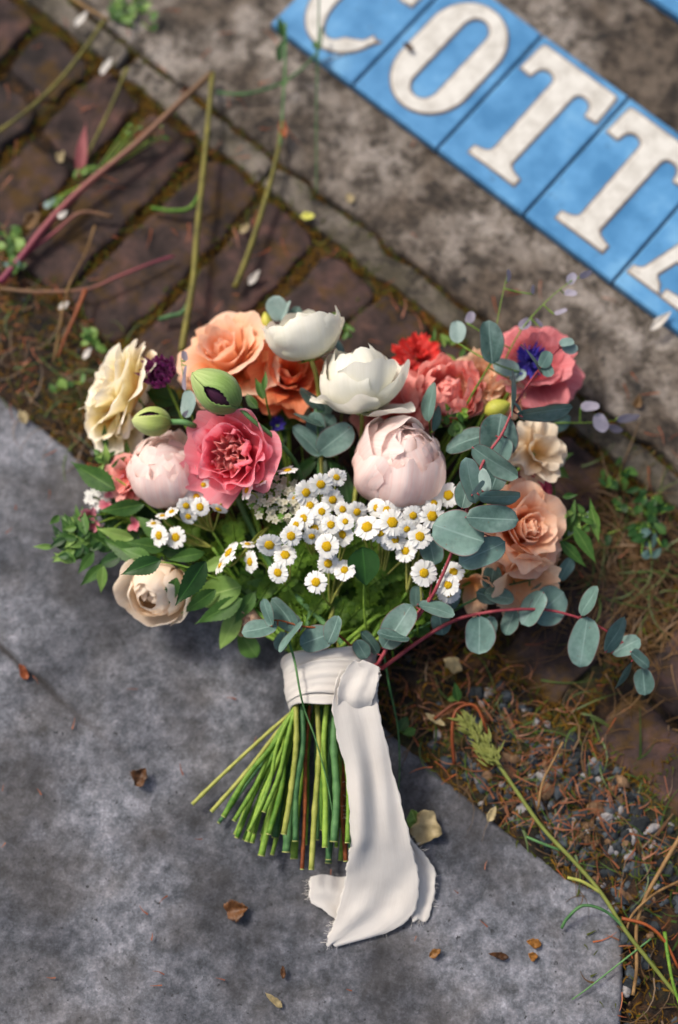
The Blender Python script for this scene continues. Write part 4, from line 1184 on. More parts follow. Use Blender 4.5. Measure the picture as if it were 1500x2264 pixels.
SPRAYS = [
    ('feverfew spray with small daisies at the upper left, over the pale blush bud', (470, 1175, .05), 34,
     [(404, 1080, 23), (426, 1053, 21), (445, 1044, 18), (450, 1072, 18), (435, 1098, 22), (443, 1121, 25), (412, 1118, 20), (417, 1142, 22, (250, .5)), (484, 1126, 22, (250, 1.1)), (380, 1131, 18, (110, .9))]),
    ('feverfew spray of a few daisies left of the cream rose leaves', (470, 1210, .045), 35,
     [(352, 1184, 24, (180, .6)), (389, 1188, 27), (340, 1157, 17, (90, 1.0)), (360, 1140, 15, (90, 1.1))]),
    ('feverfew spray with two daisies turned edge on below the coral peony', (600, 1160, .055), 36,
     [(546, 1084, 24, (160, 1.0), .098), (636, 1040, 24, (100, 1.2)), (578, 1066, 18, (120, 1.2), .096), (506, 1222, 32, (140, 1.15)), (487, 1250, 20, (150, 1.2)), (548, 1203, 18, (80, 1.2))]),
    ('feverfew spray with four open daisies at lower left of the white band', (640, 1300, .045), 37,
     [(596, 1205, 27), (631, 1227, 26), (615, 1266, 25), (553, 1242, 27, (180, .9)), (644, 1185, 24)]),
    ('feverfew spray of crowded daisies left of the blush peony', (700, 1240, .05), 38,
     [(710, 1071, 28), (745, 1055, 24), (677, 1089, 27), (736, 1105, 28), (686, 1117, 24), (712, 1131, 20), (672, 1146, 25), (696, 1168, 28), (732, 1160, 22), (758, 1126, 20), (690, 1186, 22, (270, .6)), (652, 1103, 18), (655, 1160, 18)]),
    ('feverfew spray of daisies hanging low in the centre', (730, 1340, .045), 39,
     [(723, 1208, 29), (758, 1182, 28, (200, .6)), (726, 1246, 24), (762, 1260, 26), (699, 1287, 26), (764, 1153, 22)]),
    ('feverfew spray of daisies along the lower edge of the blush peony', (840, 1290, .05), 40,
     [(790, 1132, 27), (812, 1165, 30), (833, 1123, 24), (841, 1177, 24), (868, 1155, 31), (885, 1107, 26, (90, .6)), (856, 1128, 22), (874, 1193, 26), (897, 1218, 26), (862, 1200, 20, (270, .5))]),
    ('feverfew spray of large daisies next to the round eucalyptus leaves', (900, 1310, .05), 41,
     [(927, 1107, 29, (90, .35)), (956, 1141, 30), (914, 1140, 24), (929, 1186, 31), (992, 1095, 26), (900, 1170, 22), (960, 1112, 20)]),
    ('feverfew spray ending in three low daisies at the right', (930, 1350, .045), 42,
     [(938, 1267, 33), (991, 1293, 26), (992, 1312, 28, (270, .5), .062), (1003, 1264, 25, (80, .5))]),
]
for lab, nd, ei, ds in SPRAYS:
    node = at(*nd)
    root = empty('feverfew_spray', node); tag(root, lab, 'flower spray', 'feverfew sprays in the bouquet')
    add_stem(root, ei, 'stem', 1.6)
    for d_ in ds:
        daisy(root, d_[0], d_[1], d_[2], node, d_[3] if len(d_) > 3 else None, d_[4] if len(d_) > 4 else None)
    for k in range(24 if nd[0] > 600 else 8):
        if nd[0] > 600:
            a = nd[0] + random.gauss(0, 75); b = 1225 + random.uniform(-30, 180) 
            if b > 1320: a = 740 + (a - 740) * 0.75
        else:
            a = nd[0] + random.gauss(-30, 55); b = nd[1] + random.gauss(0, 45)
        fern_leaf(root, a, b, max(0.03, dome(a, b) - random.uniform(0.022, 0.045)), random.uniform(55, 90), random.uniform(20, 160))

# cream lace flower left of the centre and a tiny white cluster at far left
def cluster(name, label, px, py, z, R, n, rr, mat, stem_i, green=0.0):
    root = empty(name, at(px, py, z - 0.012)); tag(root, label, 'flower', 'flowers tied in the bouquet')
    import bmesh
    for k in range(n):
        a = random.uniform(0, 6.28); q = math.sqrt(random.random()) * R
        cx, cy = px + q * math.cos(a), py + q * math.sin(a) * 0.8
        zz = z + 0.006 * (1 - (q / R) ** 2) + random.uniform(-.003, .003)
        u = size(rr * random.uniform(0.7, 1.2), zz)
        pile = Pile()
        for j in range(5):
            aa = 2 * math.pi * j / 5 + k
            c = Vector((math.cos(aa), math.sin(aa), 0)) * u * 0.6
            s_ = Vector((-math.sin(aa), math.cos(aa), 0)) * u * 0.42
            d0 = Vector((math.cos(aa), math.sin(aa), 0)) * u * 0.55
            v = [(0, 0, 0), tuple(c - s_ + Vector((0, 0, u * .3))), tuple(c + d0 + Vector((0, 0, u * .15))), tuple(c + s_ + Vector((0, 0, u * .3)))]
            pile.add(v, [(0, 1, 2, 3)], [(0.5, 0), (0, .6), (.5, 1), (1, .6)])
        o = pile.build('floret', mat if random.random() > green else M['calyx'], root)
        o.matrix_local = root.matrix_world.inverted() @ Matrix.Translation(at(cx, cy, zz)) @ Matrix.Rotation(random.uniform(-.5, .5), 4, 'X')
        if k % 3 == 0: tube('flower_stalk', [at(cx, cy, zz - 0.001), root.matrix_world.translation], 0.0005, M['calyx'], root, 4, 2)
    add_stem(root, stem_i)
M['lace'] = petal_mat('lace_floret', '#b9b594', '#dedac6', None, 0.3, 0.2)
cluster('lace_flower', 'cream lace flower with tiny florets left of the daisies', 615, 1105, 0.082, 62, 110, 8, M['lace'], 13, 0.12)
cluster('lace_flower', 'tiny white blossom cluster at the left edge among green leaves', 214, 1105, 0.035, 28, 36, 8, M['daisy'], 35)
def pinks(label, spots, i):
    root = empty('pink_blossom_sprig', at(300, 1150, 0.03)); tag(root, label, 'flower sprig', 'flowers tied in the bouquet')
    for (px, py, r) in spots:
        z = 0.045; u = size(r, z)
        B = basis_z(img(random.uniform(-.6, .3), random.uniform(-.3, .5), 0.8))
        for k in range(4):
            SEED[0] += 1
            o = link('petal', petal_mesh(u, u * 0.9, 10, 60, -30, tip=0.3, ruf=u * 0.12, seed=SEED[0], mat=M['pinklet'], nu=7, nv=7), root)
            o.matrix_local = root.matrix_world.inverted() @ Matrix.Translation(at(px, py, z)) @ B.to_4x4() @ Matrix.Rotation(k * 1.57 + random.random(), 4, 'Z')
        tube('flower_stalk', [at(px, py, z - .001), at((px + 300) / 2, (py + 1150) / 2 - 10, .035), at(300, 1150, .03)], 0.0008, M['stem'], root, 5, 3)
    add_stem(root, i)
pinks('sprig of small pink blossoms at the left edge of the bouquet', [(196, 1142, 26), (262, 1042, 26), (245, 1088, 18), (238, 1118, 20), (252, 1125, 14), (275, 1185, 15), (240, 1180, 12), (210, 1160, 20), (300, 1160, 20)], 36)

# ------------------------------------------------------------------ eucalyptus
def branch(label, path, leaves, i, rad=1.5, smat='euc_stem', lmat='euc', via_neck=True, name='eucalyptus_branch'):
    pts = [at(*p) for p in path]
    root = empty(name, pts[0]); tag(root, label, 'branch', 'eucalyptus branches in the bouquet')
    tube('stem', pts, lambda t: rad / 1000 * (1 - 0.6 * t), M[smat], root, 7, 6)
    dense = catmull(pts, 8)
    for lf in leaves:
        cx, cy, L_, W, ang = lf[:5]
        z = lf[5] if len(lf) > 5 and lf[5] else None
        near = min(dense, key=lambda p: (Vector(proj(p)) - Vector((cx - math.cos(math.radians(ang)) * L_ / 2, cy + math.sin(math.radians(ang)) * L_ / 2))).length)
        if z is None: z = near.z + random.uniform(0.0, 0.004)
        mm = lf[6] if len(lf) > 6 else lmat
        o, b = add_leaf(root, cx, cy, z, L_, W, ang, M[mm], 'oval', true_w=min(L_, 90) * 0.72 if W < L_ * 0.62 else None, pitch=random.uniform(-0.2, 0.2), fold=random.uniform(0.02, 0.2), bend=random.uniform(-0.15, 0.3))
        if (near - b).length > 0.002:
            pk = tube('leaf_stalk', [near, near.lerp(b, .5) + Vector((0, 0, -0.001)), b], 0.0006, M[smat], root, 5, 3)
    if via_neck: add_stem(root, i, smat, rad, None)
    return root
def proj(p):
    v = p - CAM; k = -FPX / v.dot(CZ)
    return (750 + v.dot(CX) * k, 1132 - v.dot(CY) * k)

branch('eucalyptus branch with big round leaves climbing the right side to a curled tip', [(900, 1395, .06), (960, 1310, .075), (1015, 1180, .095), (1065, 1030, .105), (1110, 960, .105), (1142, 890, .105), (1190, 820, .10), (1232, 775, .095), (1255, 765, .09)],
       [(1015, 1178, 118, 98, 160, .115), (1090, 1146, 118, 64, -2, .122), (1106, 1101, 94, 36, -8, .128), (1066, 1222, 112, 64, 205, .104), (1042, 1062, 104, 52, 100, .124), (1072, 1062, 54, 24, 110, .130, 'euc_pale'), (1058, 1078, 40, 14, 50, .134, 'euc_pale'),
        (1030, 1090, 70, 48, 75, .108), (1102, 968, 104, 92, 80, .10), (1095, 1022, 122, 46, -34, .108), (1098, 1052, 72, 56, 70, .100), (1206, 913, 128, 34, 2, .108), (1134, 866, 112, 16, 88, .116), (1146, 905, 40, 10, 120, .112),
        (1178, 792, 82, 14, 122, .112), (1206, 795, 42, 34, 60, .108), (1210, 818, 36, 30, -60, .104), (1253, 757, 36, 22, 20, .10, 'euc_pale'), (1260, 770, 38, 26, -10, .096, 'euc_pale'), (1035, 972, 110, 44, 198, .088), (1110, 995, 60, 50, 250, .098)], 20)
branch('eucalyptus branch trailing far out to the right over the moss', [(845, 1478, .045), (935, 1412, .05), (1010, 1370, .052), (1090, 1352, .055), (1165, 1347, .055), (1230, 1352, .052), (1310, 1378, .05), (1370, 1415, .045), (1408, 1448, .04), (1428, 1470, .035)],
       [(1060, 1404, 82, 68, 268), (1178, 1345, 84, 46, 238), (1214, 1340, 92, 82, 40, .05), (1302, 1328, 74, 22, 64, .062), (1291, 1420, 112, 64, 262, .05), (1362, 1405, 88, 44, 58, .056), (1384, 1428, 68, 42, 28, .046), (1416, 1458, 54, 30, -38, .05), (1424, 1507, 60, 44, -84, .04), (1379, 1492, 66, 22, 240, .042),
        (1085, 1385, 46, 30, 270, .045), (1128, 1375, 60, 34, 250, .042)], 19, 1.6)
branch('eucalyptus sprig lying across the neck just above the ribbon, left side', [(800, 1450, .05), (735, 1395, .066), (670, 1385, .068), (620, 1372, .066), (585, 1372, .062)],
       [(574, 1388, 78, 38, 186, .07), (592, 1354, 62, 28, 108, .074), (630, 1358, 88, 48, 128, .066), (655, 1378, 40, 26, 110, .06), (643, 1408, 82, 14, 232, .074), (700, 1412, 78, 58, 200, .068), (738, 1392, 64, 36, 70, .074), (800, 1436, 48, 36, 300, .058), (624, 1418, 44, 34, 250, .045)], 33, 1.1, 'rust_stem')
branch('eucalyptus sprig of blue green leaves above the neck, right of centre', [(835, 1470, .05), (868, 1415, .062), (915, 1365, .07), (950, 1320, .07)],
       [(880, 1385, 112, 62, 55, .066), (965, 1348, 84, 30, -16, .076), (870, 1408, 72, 20, 172, .072), (820, 1420, 60, 26, 120, .052), (975, 1378, 56, 44, 280, .05), (955, 1214, 72, 54, 100, .078), (1000, 1325, 60, 34, 60, .05), (920, 1318, 46, 30, 90, .05)], 18, 1.7)
branch('eucalyptus sprig of paired leaves between coral and blush peonies', [(705, 1120, .05), (704, 1000, .07), (702, 930, .075), (695, 885, .07)],
       [(679, 976, 92, 44, 138, .078), (742, 972, 96, 66, 38, .078), (700, 945, 70, 46, 95, .075), (683, 925, 72, 14, 150, .084), (690, 885, 74, 24, 140, .08), (715, 910, 60, 40, 70, .07), (665, 905, 50, 34, 160, .06), (722, 940, 54, 40, 50, .068)], 12, 1.0, 'stem_dk')
branch('eucalyptus stem ending in one large oval leaf above the peach rose', [(1000, 960, .06), (1040, 880, .08), (1075, 820, .09), (1085, 800, .092)],
       [(1085, 756, 102, 60, 92, .10), (1012, 733, 54, 38, 92, .085, 'euc_pale'), (1120, 812, 62, 40, 160, .08, 'euc_pale'), (1145, 830, 40, 26, 20, .075, 'euc_pale')], 6, 1.1, 'stem')
branch('single dark upright eucalyptus leaf behind the blush peony', [(955, 1010, .05), (952, 960, .07), (950, 930, .085)], [(949, 888, 92, 28, 90, .10), (962, 925, 60, 20, 80, .09)], 9, 1.0, 'stem')
branch('eucalyptus sprig of mauve grey young leaves at the top right, touching the sign', [(1085, 880, .05), (1120, 790, .07), (1160, 720, .08), (1215, 660, .085), (1262, 622, .085)],
       [(1161, 716, 34, 24, 40, .08, 'mauve'), (1192, 714, 26, 12, 120, .08, 'mauve'), (1240, 689, 32, 13, 25, .08, 'mauve'), (1264, 616, 30, 22, 60, .085, 'mauve'), (1295, 606, 32, 14, 25, .085, 'mauve'), (1262, 648, 30, 18, 0, .08, 'mauve'), (1040, 702, 30, 22, 60, .08, 'mauve')], 8, 0.7, 'stem')
branch('thin eucalyptus tip with mauve buds rising above the oval leaf', [(1080, 830, .06), (1100, 710, .08), (1112, 650, .085), (1122, 608, .085)], [(1125, 610, 30, 12, 80, .085, 'mauve'), (1178, 640, 22, 10, 90, .085, 'mauve')], 5, 0.5, 'stem')
branch('eucalyptus sprig of mauve leaves reaching out right of the sweet pea', [(1180, 940, .05), (1240, 935, .055), (1290, 935, .05), (1360, 930, .04)],
       [(1230, 938, 70, 40, 20, .055), (1305, 898, 44, 24, 10, .055, 'mauve'), (1328, 935, 46, 34, -60, .05, 'mauve'), (1390, 925, 54, 18, 0, .045, 'mauve'), (1360, 948, 36, 14, -30, .04, 'mauve'), (1222, 905, 60, 26, 10, .05)], 10, 0.7, 'stem')
branch('eucalyptus sprig of drooping leaves under the apricot petals', [(1000, 1350, .04), (1060, 1320, .045), (1100, 1300, .045), (1180, 1280, .04), (1240, 1260, .035)],
       [(1088, 1278, 58, 44, 80, .055), (1105, 1318, 66, 38, -12, .055), (1078, 1318, 50, 36, -20, .05), (1250, 1258, 56, 34, 62, .045), (1228, 1225, 50, 24, 70, .04), (1205, 1300, 70, 40, 30, .035), (1120, 1250, 46, 30, 120, .04)], 28, 1.0, 'stem_dk')
branch('eucalyptus leaf pair showing behind the topmost white ranunculus', [(660, 900, .04), (640, 760, .055), (622, 705, .06)], [(614, 682, 60, 50, 110, .07, 'euc_pale'), (632, 690, 56, 14, 80, .074, 'euc_pale'), (650, 700, 50, 34, 60, .06), (750, 765, 44, 16, 110, .06)], 30, 0.9, 'stem')
branch('pale eucalyptus tip between purple ranunculus and poppy pod', [(440, 960, .06), (418, 900, .08), (408, 850, .085), (400, 790, .085)], [(417, 893, 62, 36, 265, .092, 'euc_pale'), (407, 835, 56, 14, 260, .096, 'mauve'), (408, 787, 24, 14, 100, .09, 'mauve'), (412, 915, 20, 12, 30, .09, 'mauve')], 23, 0.7, 'stem')

# ------------------------------------------------------------------ green leafy sprigs
def sprig(label, path, leaves, i, rad=1.1, smat='stem', group='leafy green sprigs in the bouquet'):
    pts = [at(*p) for p in path]
    root = empty('leafy_sprig', pts[0]); tag(root, label, 'leafy sprig', group)
    tube('stem', pts, lambda t: rad / 1000 * (1 - 0.5 * t), M[smat], root, 6, 5)
    for lf in leaves:
        cx, cy, L_, W, ang, z, mm = lf[:7]
        add_leaf(root, cx, cy, z, L_, W, ang, M[mm], lf[7] if len(lf) > 7 else 'lance', serr=lf[8] if len(lf) > 8 else 0.14, fold=0.25, roll=random.uniform(-.3, .3), bend=random.uniform(0, .35))
    if i is not None: add_stem(root, i, smat, rad, None)
    return root
def tips(cx, cy, n, spread, L_, W, a0, a1, z, mats):
    return [(cx + random.gauss(0, spread), cy + random.gauss(0, spread * 0.8), random.uniform(0.6, 1.1) * L_, random.uniform(0.8, 1.2) * W, random.uniform(a0, a1), z + random.uniform(-.006, .008), random.choice(mats)) for _ in range(n)]
sprig('green sprig with broad serrated leaves at the upper left edge', [(420, 1200, .035), (330, 1120, .045), (260, 1060, .05), (180, 1030, .045)],
      [(206, 1052, 120, 46, 148, .058, 'leaf'), (268, 1124, 104, 36, 190, .056, 'leaf'), (290, 1020, 90, 26, 15, .055, 'leaf'), (305, 1070, 80, 28, 120, .045, 'leaf'), (235, 1000, 44, 16, 100, .05, 'leaf_light'), (232, 965, 56, 16, 96, .05, 'leaf'), (282, 998, 56, 16, 92, .05, 'leaf')]
      + tips(235, 1010, 12, 16, 26, 10, 30, 150, .05, ['leaf_light', 'leaf']), 37)
sprig('spiky green sprig tip farthest left, over the slab', [(420, 1230, .03), (300, 1200, .04), (220, 1190, .04), (140, 1190, .035)],
      tips(168, 1195, 80, 26, 44, 15, 110, 250, .042, ['leaf', 'leaf', 'leaf_light', 'leaf_dark']) + tips(165, 1155, 10, 14, 40, 12, 70, 140, .04, ['leaf'])
      + [(150, 1170, 60, 24, 120, .045, 'leaf'), (140, 1230, 60, 22, 205, .042, 'leaf_light'), (190, 1245, 62, 22, 235, .046, 'leaf'), (255, 1180, 84, 30, 165, .052, 'leaf_light'), (320, 1205, 90, 32, 170, .056, 'leaf'), (330, 1165, 84, 30, 140, .05, 'leaf'), (185, 1150, 66, 24, 100, .05, 'leaf'), (268, 1214, 112, 36, 152, .05, 'leaf'), (226, 1282, 62, 22, 262, .045, 'leaf_light'), (204, 1272, 72, 26, 222, .04, 'leaf'), (216, 1195, 80, 36, 150, .045, 'leaf'), (240, 1240, 70, 30, 200, .045, 'leaf_dark')], 38)
sprig('dark green sprig crossing the pale cream rose at lower left', [(560, 1330, .035), (480, 1280, .055), (400, 1250, .06), (330, 1240, .06)],
      [(312, 1254, 92, 40, 200, .094, 'leaf_dark'), (422, 1290, 118, 48, 236, .09, 'leaf_dark'), (300, 1225, 80, 30, 160, .06, 'leaf'), (376, 1215, 90, 34, 170, .05, 'leaf_dark'), (380, 1310, 70, 30, 250, .062, 'leaf')], 39)
sprig('sprig of broad light green leaves just left of the neck', [(700, 1440, .03), (600, 1360, .04), (540, 1320, .045), (480, 1300, .045)],
      [(476, 1312, 120, 70, 195, .05, 'leaf_light', 'drop', 0), (484, 1352, 118, 40, 208, .05, 'leaf'), (508, 1392, 96, 42, 244, .035, 'leaf_light', 'drop', 0), (560, 1300, 80, 40, 170, .045, 'leaf'), (528, 1330, 70, 30, 220, .04, 'leaf_dark'), (440, 1330, 90, 34, 215, .055, 'leaf'), (410, 1230, 84, 28, 190, .062, 'leaf'), (470, 1250, 80, 28, 200, .06, 'leaf_light'), (540, 1345, 84, 32, 235, .045, 'leaf')], 40)
sprig('serrated green sprig at the right edge, over the mossy joint', [(1100, 1260, .03), (1200, 1220, .04), (1270, 1180, .045), (1310, 1150, .045)],
      [(1268, 1225, 84, 24, 315, .05, 'leaf'), (1295, 1205, 96, 28, 300, .05, 'leaf'), (1316, 1160, 84, 22, 285, .052, 'leaf_light'), (1310, 1130, 60, 14, 95, .05, 'leaf'), (1268, 1128, 60, 12, 82, .05, 'leaf'), (1262, 1160, 60, 40, 60, .045, 'leaf')]
      + tips(1270, 1150, 12, 20, 34, 12, 0, 180, .048, ['leaf', 'euc_pale', 'leaf_light']), 41)
sprig('green sprig showing under the ivory sweet pea', [(1100, 1180, .03), (1180, 1110, .04), (1230, 1060, .04)],
      [(1232, 1040, 70, 34, 330, .042, 'leaf_light'), (1210, 1095, 66, 34, 280, .04, 'leaf'), (1180, 1090, 50, 26, 250, .04, 'leaf_light'), (1245, 1010, 50, 22, 20, .035, 'leaf')], 21)
sprig('small green sprig standing between peach and orange roses', [(600, 930, .06), (590, 890, .08), (585, 860, .085)], [(574, 858, 56, 20, 110, .092, 'leaf', 'lance', 0), (586, 842, 48, 14, 84, .095, 'leaf', 'lance', 0), (555, 885, 50, 22, 130, .08, 'leaf', 'lance', 0)], 22)
sprig('single dark glossy leaf low among the centre daisies', [(810, 1400, .04), (805, 1330, .06), (805, 1285, .07)], [(806, 1252, 86, 72, 275, .078, 'leaf_dark', 'drop', 0)], 31)
sprig('cluster of small green leaves beside the salmon bloom', [(980, 1010, .05), (1000, 950, .07), (1000, 920, .075)], tips(1000, 925, 20, 22, 24, 13, 0, 360, .078, ['leaf_light', 'leaf', 'calyx']) + [(1008, 948, 40, 34, 80, .08, 'leaf', 'drop', 0)], 34)
sprig('dark leaves behind the purple ranunculus', [(430, 980, .04), (390, 900, .055), (370, 870, .06)], [(358, 876, 84, 50, 160, .062, 'leaf_dark', 'drop', 0), (400, 905, 70, 44, 200, .058, 'leaf_dark', 'drop', 0), (640, 920, 74, 50, 60, .05, 'leaf', 'drop', 0)], 24)
sprig('thin green tips behind the red flower', [(960, 900, .03), (965, 820, .045), (960, 780, .05)], tips(975, 770, 12, 24, 34, 10, 20, 160, .045, ['leaf_light', 'leaf']) + tips(760, 735, 8, 20, 34, 10, 20, 160, .04, ['leaf_light', 'leaf']), 35)

# under-leaves close the heart of the bouquet; each belongs to a leafy sprig of its own
under = [('dark underleaves behind the coral peony', 500, 950), ('dark underleaves below the poppy pods', 420, 1000), ('dark underleaves around the lace flower', 600, 1080), ('dark underleaves below the paired eucalyptus', 700, 1010),
         ('dark underleaves left of the low daisies', 540, 1220), ('dark underleaves in the centre above the neck', 730, 1330), ('dark underleaves under the blush peony', 880, 1180), ('dark underleaves by the round eucalyptus leaves', 1010, 1210),
         ('dark underleaves at the right below the apricot rose', 1090, 1290), ('dark underleaves by the sweet pea', 1120, 1050), ('dark underleaves behind the white ranunculus pair', 760, 880), ('dark underleaves among peach roses at the top right', 1040, 930),
         ('dark underleaves left of the neck', 630, 1330), ('dark underleaves right of the neck', 880, 1340), ('dark underleaves at the left by the small pinks', 330, 1150)]
for j, (lab, cx, cy) in enumerate(under):
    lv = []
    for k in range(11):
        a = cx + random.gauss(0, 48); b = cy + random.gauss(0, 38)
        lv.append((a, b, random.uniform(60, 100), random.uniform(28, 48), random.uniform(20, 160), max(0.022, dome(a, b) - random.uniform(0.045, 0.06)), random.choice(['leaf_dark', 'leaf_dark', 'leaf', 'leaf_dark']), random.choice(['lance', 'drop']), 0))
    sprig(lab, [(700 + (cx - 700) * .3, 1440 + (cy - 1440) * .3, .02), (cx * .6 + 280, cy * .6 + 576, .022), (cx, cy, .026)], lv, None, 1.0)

# ------------------------------------------------------------------ ribbon
rib = empty('silk_ribbon', at(735, 1500, 0.0)); tag(rib, 'ivory silk ribbon bound round the stems with a long frayed tail', 'ribbon')
def put(o):
    o.data.transform(rib.matrix_world.inverted()); o.parent = rib; return o
def wrap(name, rows, zc, zr, mat, wob, seed):
    # rows: (y px, left px, right px)
    nu = 72; nv = len(rows) * 6
    ys = np.linspace(0, len(rows) - 1, nv)
    R = np.array(rows, float)
    pts = []; uv = []
    for j, q in enumerate(ys):
        y = np.interp(q, range(len(rows)), R[:, 0]); l = np.interp(q, range(len(rows)), R[:, 1]); r = np.interp(q, range(len(rows)), R[:, 2])
        zz = zc
        for i in range(nu):
            a = 2 * math.pi * i / nu
            top = math.sin(a)
            slant = 14 * math.cos(a + 2.7) * (1 - 0.7 * q / (len(rows) - 1)) 
            c = at((l + r) / 2, y + slant, zz)
            hw = size((r - l) / 2, zz)
            cre = 1 + wob * (math.sin(q * 4.2 + 0.6 * math.cos(a) + seed) * 0.5 + math.sin(q * 9 + math.cos(a) * 2.2 + seed) * 0.35)
            pts.append((c.x + hw * math.cos(a) * (1 + (cre - 1) * .5), c.y + 0.0015 * math.sin(3 * a + seed), zz + zr * abs(top) ** 0.8 * (1 if top > 0 else -1) * cre))
            uv.append((q, i / nu))
    o = link(name, mesh(name, pts, grid_faces(nu, nv, 0, True), mat, uv)); 
    m = o.modifiers.new('thick', 'SOLIDIFY'); m.thickness = 0.0005
    return put(o)
wrap('wrap_band', [(1450, 624, 832), (1470, 628, 830), (1490, 632, 826), (1515, 632, 818), (1540, 636, 806), (1566, 645, 790)], 0.0300, 0.0300, M['ribbon'], 0.03, 0.4)
wrap('wrap_band', [(1480, 634, 822), (1500, 634, 818), (1525, 634, 812), (1548, 640, 800)], 0.0300, 0.0312, M['ribbon'], 0.03, 2.1)
def cloth(name, rows, folds, amp, seed, nu=44, sub=7):
    R = np.array(rows, float); n = len(rows)
    q = np.linspace(0, n - 1, (n - 1) * sub + 1)
    def cub(col):
        # smooth interpolation
        out = []
        for t in q:
            i = min(int(t), n - 2); f = t - i
            p0, p1, p2, p3 = R[max(i - 1, 0), col], R[i, col], R[i + 1, col], R[min(i + 2, n - 1), col]
            out.append(0.5 * (2 * p1 + (p2 - p0) * f + (2 * p0 - 5 * p1 + 4 * p2 - p3) * f * f + (3 * p1 - p0 - 3 * p2 + p3) * f ** 3))
        return np.array(out)
    Y, Lx, Rx, Z = (cub(k) for k in range(4)); A = cub(4) if R.shape[1] > 4 else np.ones(len(q))
    pts = []; uv = []
    for j in range(len(q)):
        for i in range(nu):
            u = i / (nu - 1)
            f = A[j] * amp * (math.sin(folds * math.pi * u + seed + 0.5 * math.sin(q[j] * 0.8)) + 0.45 * math.sin(folds * 2.3 * math.pi * u + seed * 2 + q[j] * 0.7)) * (0.75 + 0.5 * math.sin(q[j] * 1.1 + seed + 2.5 * u))
            z = max(0.0008, Z[j] + f)
            e = (1.4 * math.sin(q[j] * 5.3 + (i > 5) * 2) + 1.0 * math.sin(q[j] * 13.7 + i)) * (1 if i in (0, nu - 1) else 0)
            yy = Y[j] + 3 * math.sin(u * 9 + seed)
            p = at(Lx[j] + (Rx[j] - Lx[j]) * u + e, yy, z)
            pts.append(tuple(p)); uv.append((u, q[j] / n))
    o = link(name, mesh(name, pts, grid_faces(nu, len(q)), M['ribbon'], uv))
    m = o.modifiers.new('thick', 'SOLIDIFY'); m.thickness = 0.0003
    return put(o)
cloth('ribbon_tail', [(1478, 752, 838, .060, 1), (1510, 742, 836, .064, 1), (1560, 735, 836, .064, 1.0), (1620, 744, 850, .060, 1.1), (1700, 764, 868, .052, 1.2), (1780, 772, 889, .044, 1.1), (1850, 776, 906, .034, .9),
                      (1885, 772, 914, .027, .7), (1915, 766, 922, .021, .6), (1938, 764, 926, .017, .5), (1965, 758, 927, .013, .5), (1995, 750, 924, .010, .5), (2020, 744, 915, .008, .6), (2045, 736, 890, .006, .6), (2066, 726, 848, .005, .5), (2084, 723, 775, .004, .3), (2090, 724, 748, .003, .2)], 1.7, 0.0034, 0.9)
cloth('ribbon_tail', [(1936, 686, 790, .006, .5), (1950, 684, 800, .006, 1), (1975, 684, 800, .006, 1), (1992, 688, 800, .005, 1), (2010, 716, 800, .004, 1), (2030, 742, 800, .003, .6)], 1.4, 0.0014, 2.2, 24)
cloth('ribbon_tail', [(1855, 895, 908, .022, .5), (1885, 900, 934, .014, 1), (1920, 905, 960, .008, 1), (1960, 908, 963, .006, 1), (2000, 908, 957, .004, 1), (2036, 912, 946, .003, .6)], 1.4, 0.0012, 1.1, 20)
def threads(ends, seed):
    rs = random.Random(seed); pile = Pile()
    for (x0, y0, x1, y1, z, dx, dy, n) in ends:
        for k in range(n):
            t = rs.random(); a = at(x0 + (x1 - x0) * t, y0 + (y1 - y0) * t, z)
            l = rs.uniform(4, 14)
            b = at(x0 + (x1 - x0) * t + dx * l + rs.gauss(0, 3), y0 + (y1 - y0) * t + dy * l + rs.gauss(0, 3), max(0.001, z - 0.001))
            v, f, uv = tube_geo([a, a.lerp(b, .5) + Vector((rs.gauss(0, .0006), rs.gauss(0, .0006), .0006)), b], 0.00013, 3, 2)
            pile.add(v, f, uv)
    put(pile.build('frayed_threads', M['ribbon']))
threads([(724, 2088, 860, 2052, .003, 0, 1, 26), (742, 2030, 724, 2085, .005, -1, .2, 22), (686, 1940, 684, 1990, .004, -1, 0, 22), (912, 2034, 946, 2034, .003, 0, 1, 14), (961, 1930, 957, 2010, .006, 1, .1, 16), (905, 1850, 935, 1885, .02, 1, -.4, 8),
         (764, 1700, 776, 1860, .03, -1, 0, 14)], 5)
# knot: a few cloth loops gathered over the band, with two short lifted corners
cloth('knot', [(1462, 780, 806, .076, .5), (1475, 768, 836, .074, 1), (1495, 756, 838, .072, 1), (1520, 748, 834, .071, 1), (1548, 746, 826, .068, 1), (1572, 752, 820, .060, .7)], 1.6, 0.0014, 3.1)
cloth('knot_loop', [(1478, 812, 840, .052, .5), (1492, 806, 842, .060, 1), (1515, 806, 834, .062, 1), (1540, 810, 836, .058, 1), (1562, 818, 836, .052, .6)], 1.3, 0.001, 0.2, 20)

# loose blades that lie over and beside the ribbon
def strand(name, label, cat, path, rad, mat, group=None, taper=0.6, sides=6, extra=None):
    pts = [at(*p) for p in path]
    root = empty(name, pts[0]); tag(root, label, cat, group)
    tube('stem', pts, lambda t: rad / 1000 * (1 - taper * t), M[mat], root, sides, 6, 0.02)
    if extra: extra(root)
    return root
strand('bent_grass', 'dark green grass blade lying over the ribbon band', 'grass blade', [(638, 1415, .062), (652, 1462, .066), (664, 1530, .066), (676, 1575, .055), (700, 1640, .05), (726, 1740, .04), (745, 1860, .034)], 1.0, 'stem_dk')
strand('thin_weed', 'thin green stalk hanging down right of the ribbon', 'grass blade', [(848, 1440, .04), (862, 1520, .03), (880, 1610, .02), (884, 1700, .01), (880, 1760, .006)], 1.0, 'stem_dk')

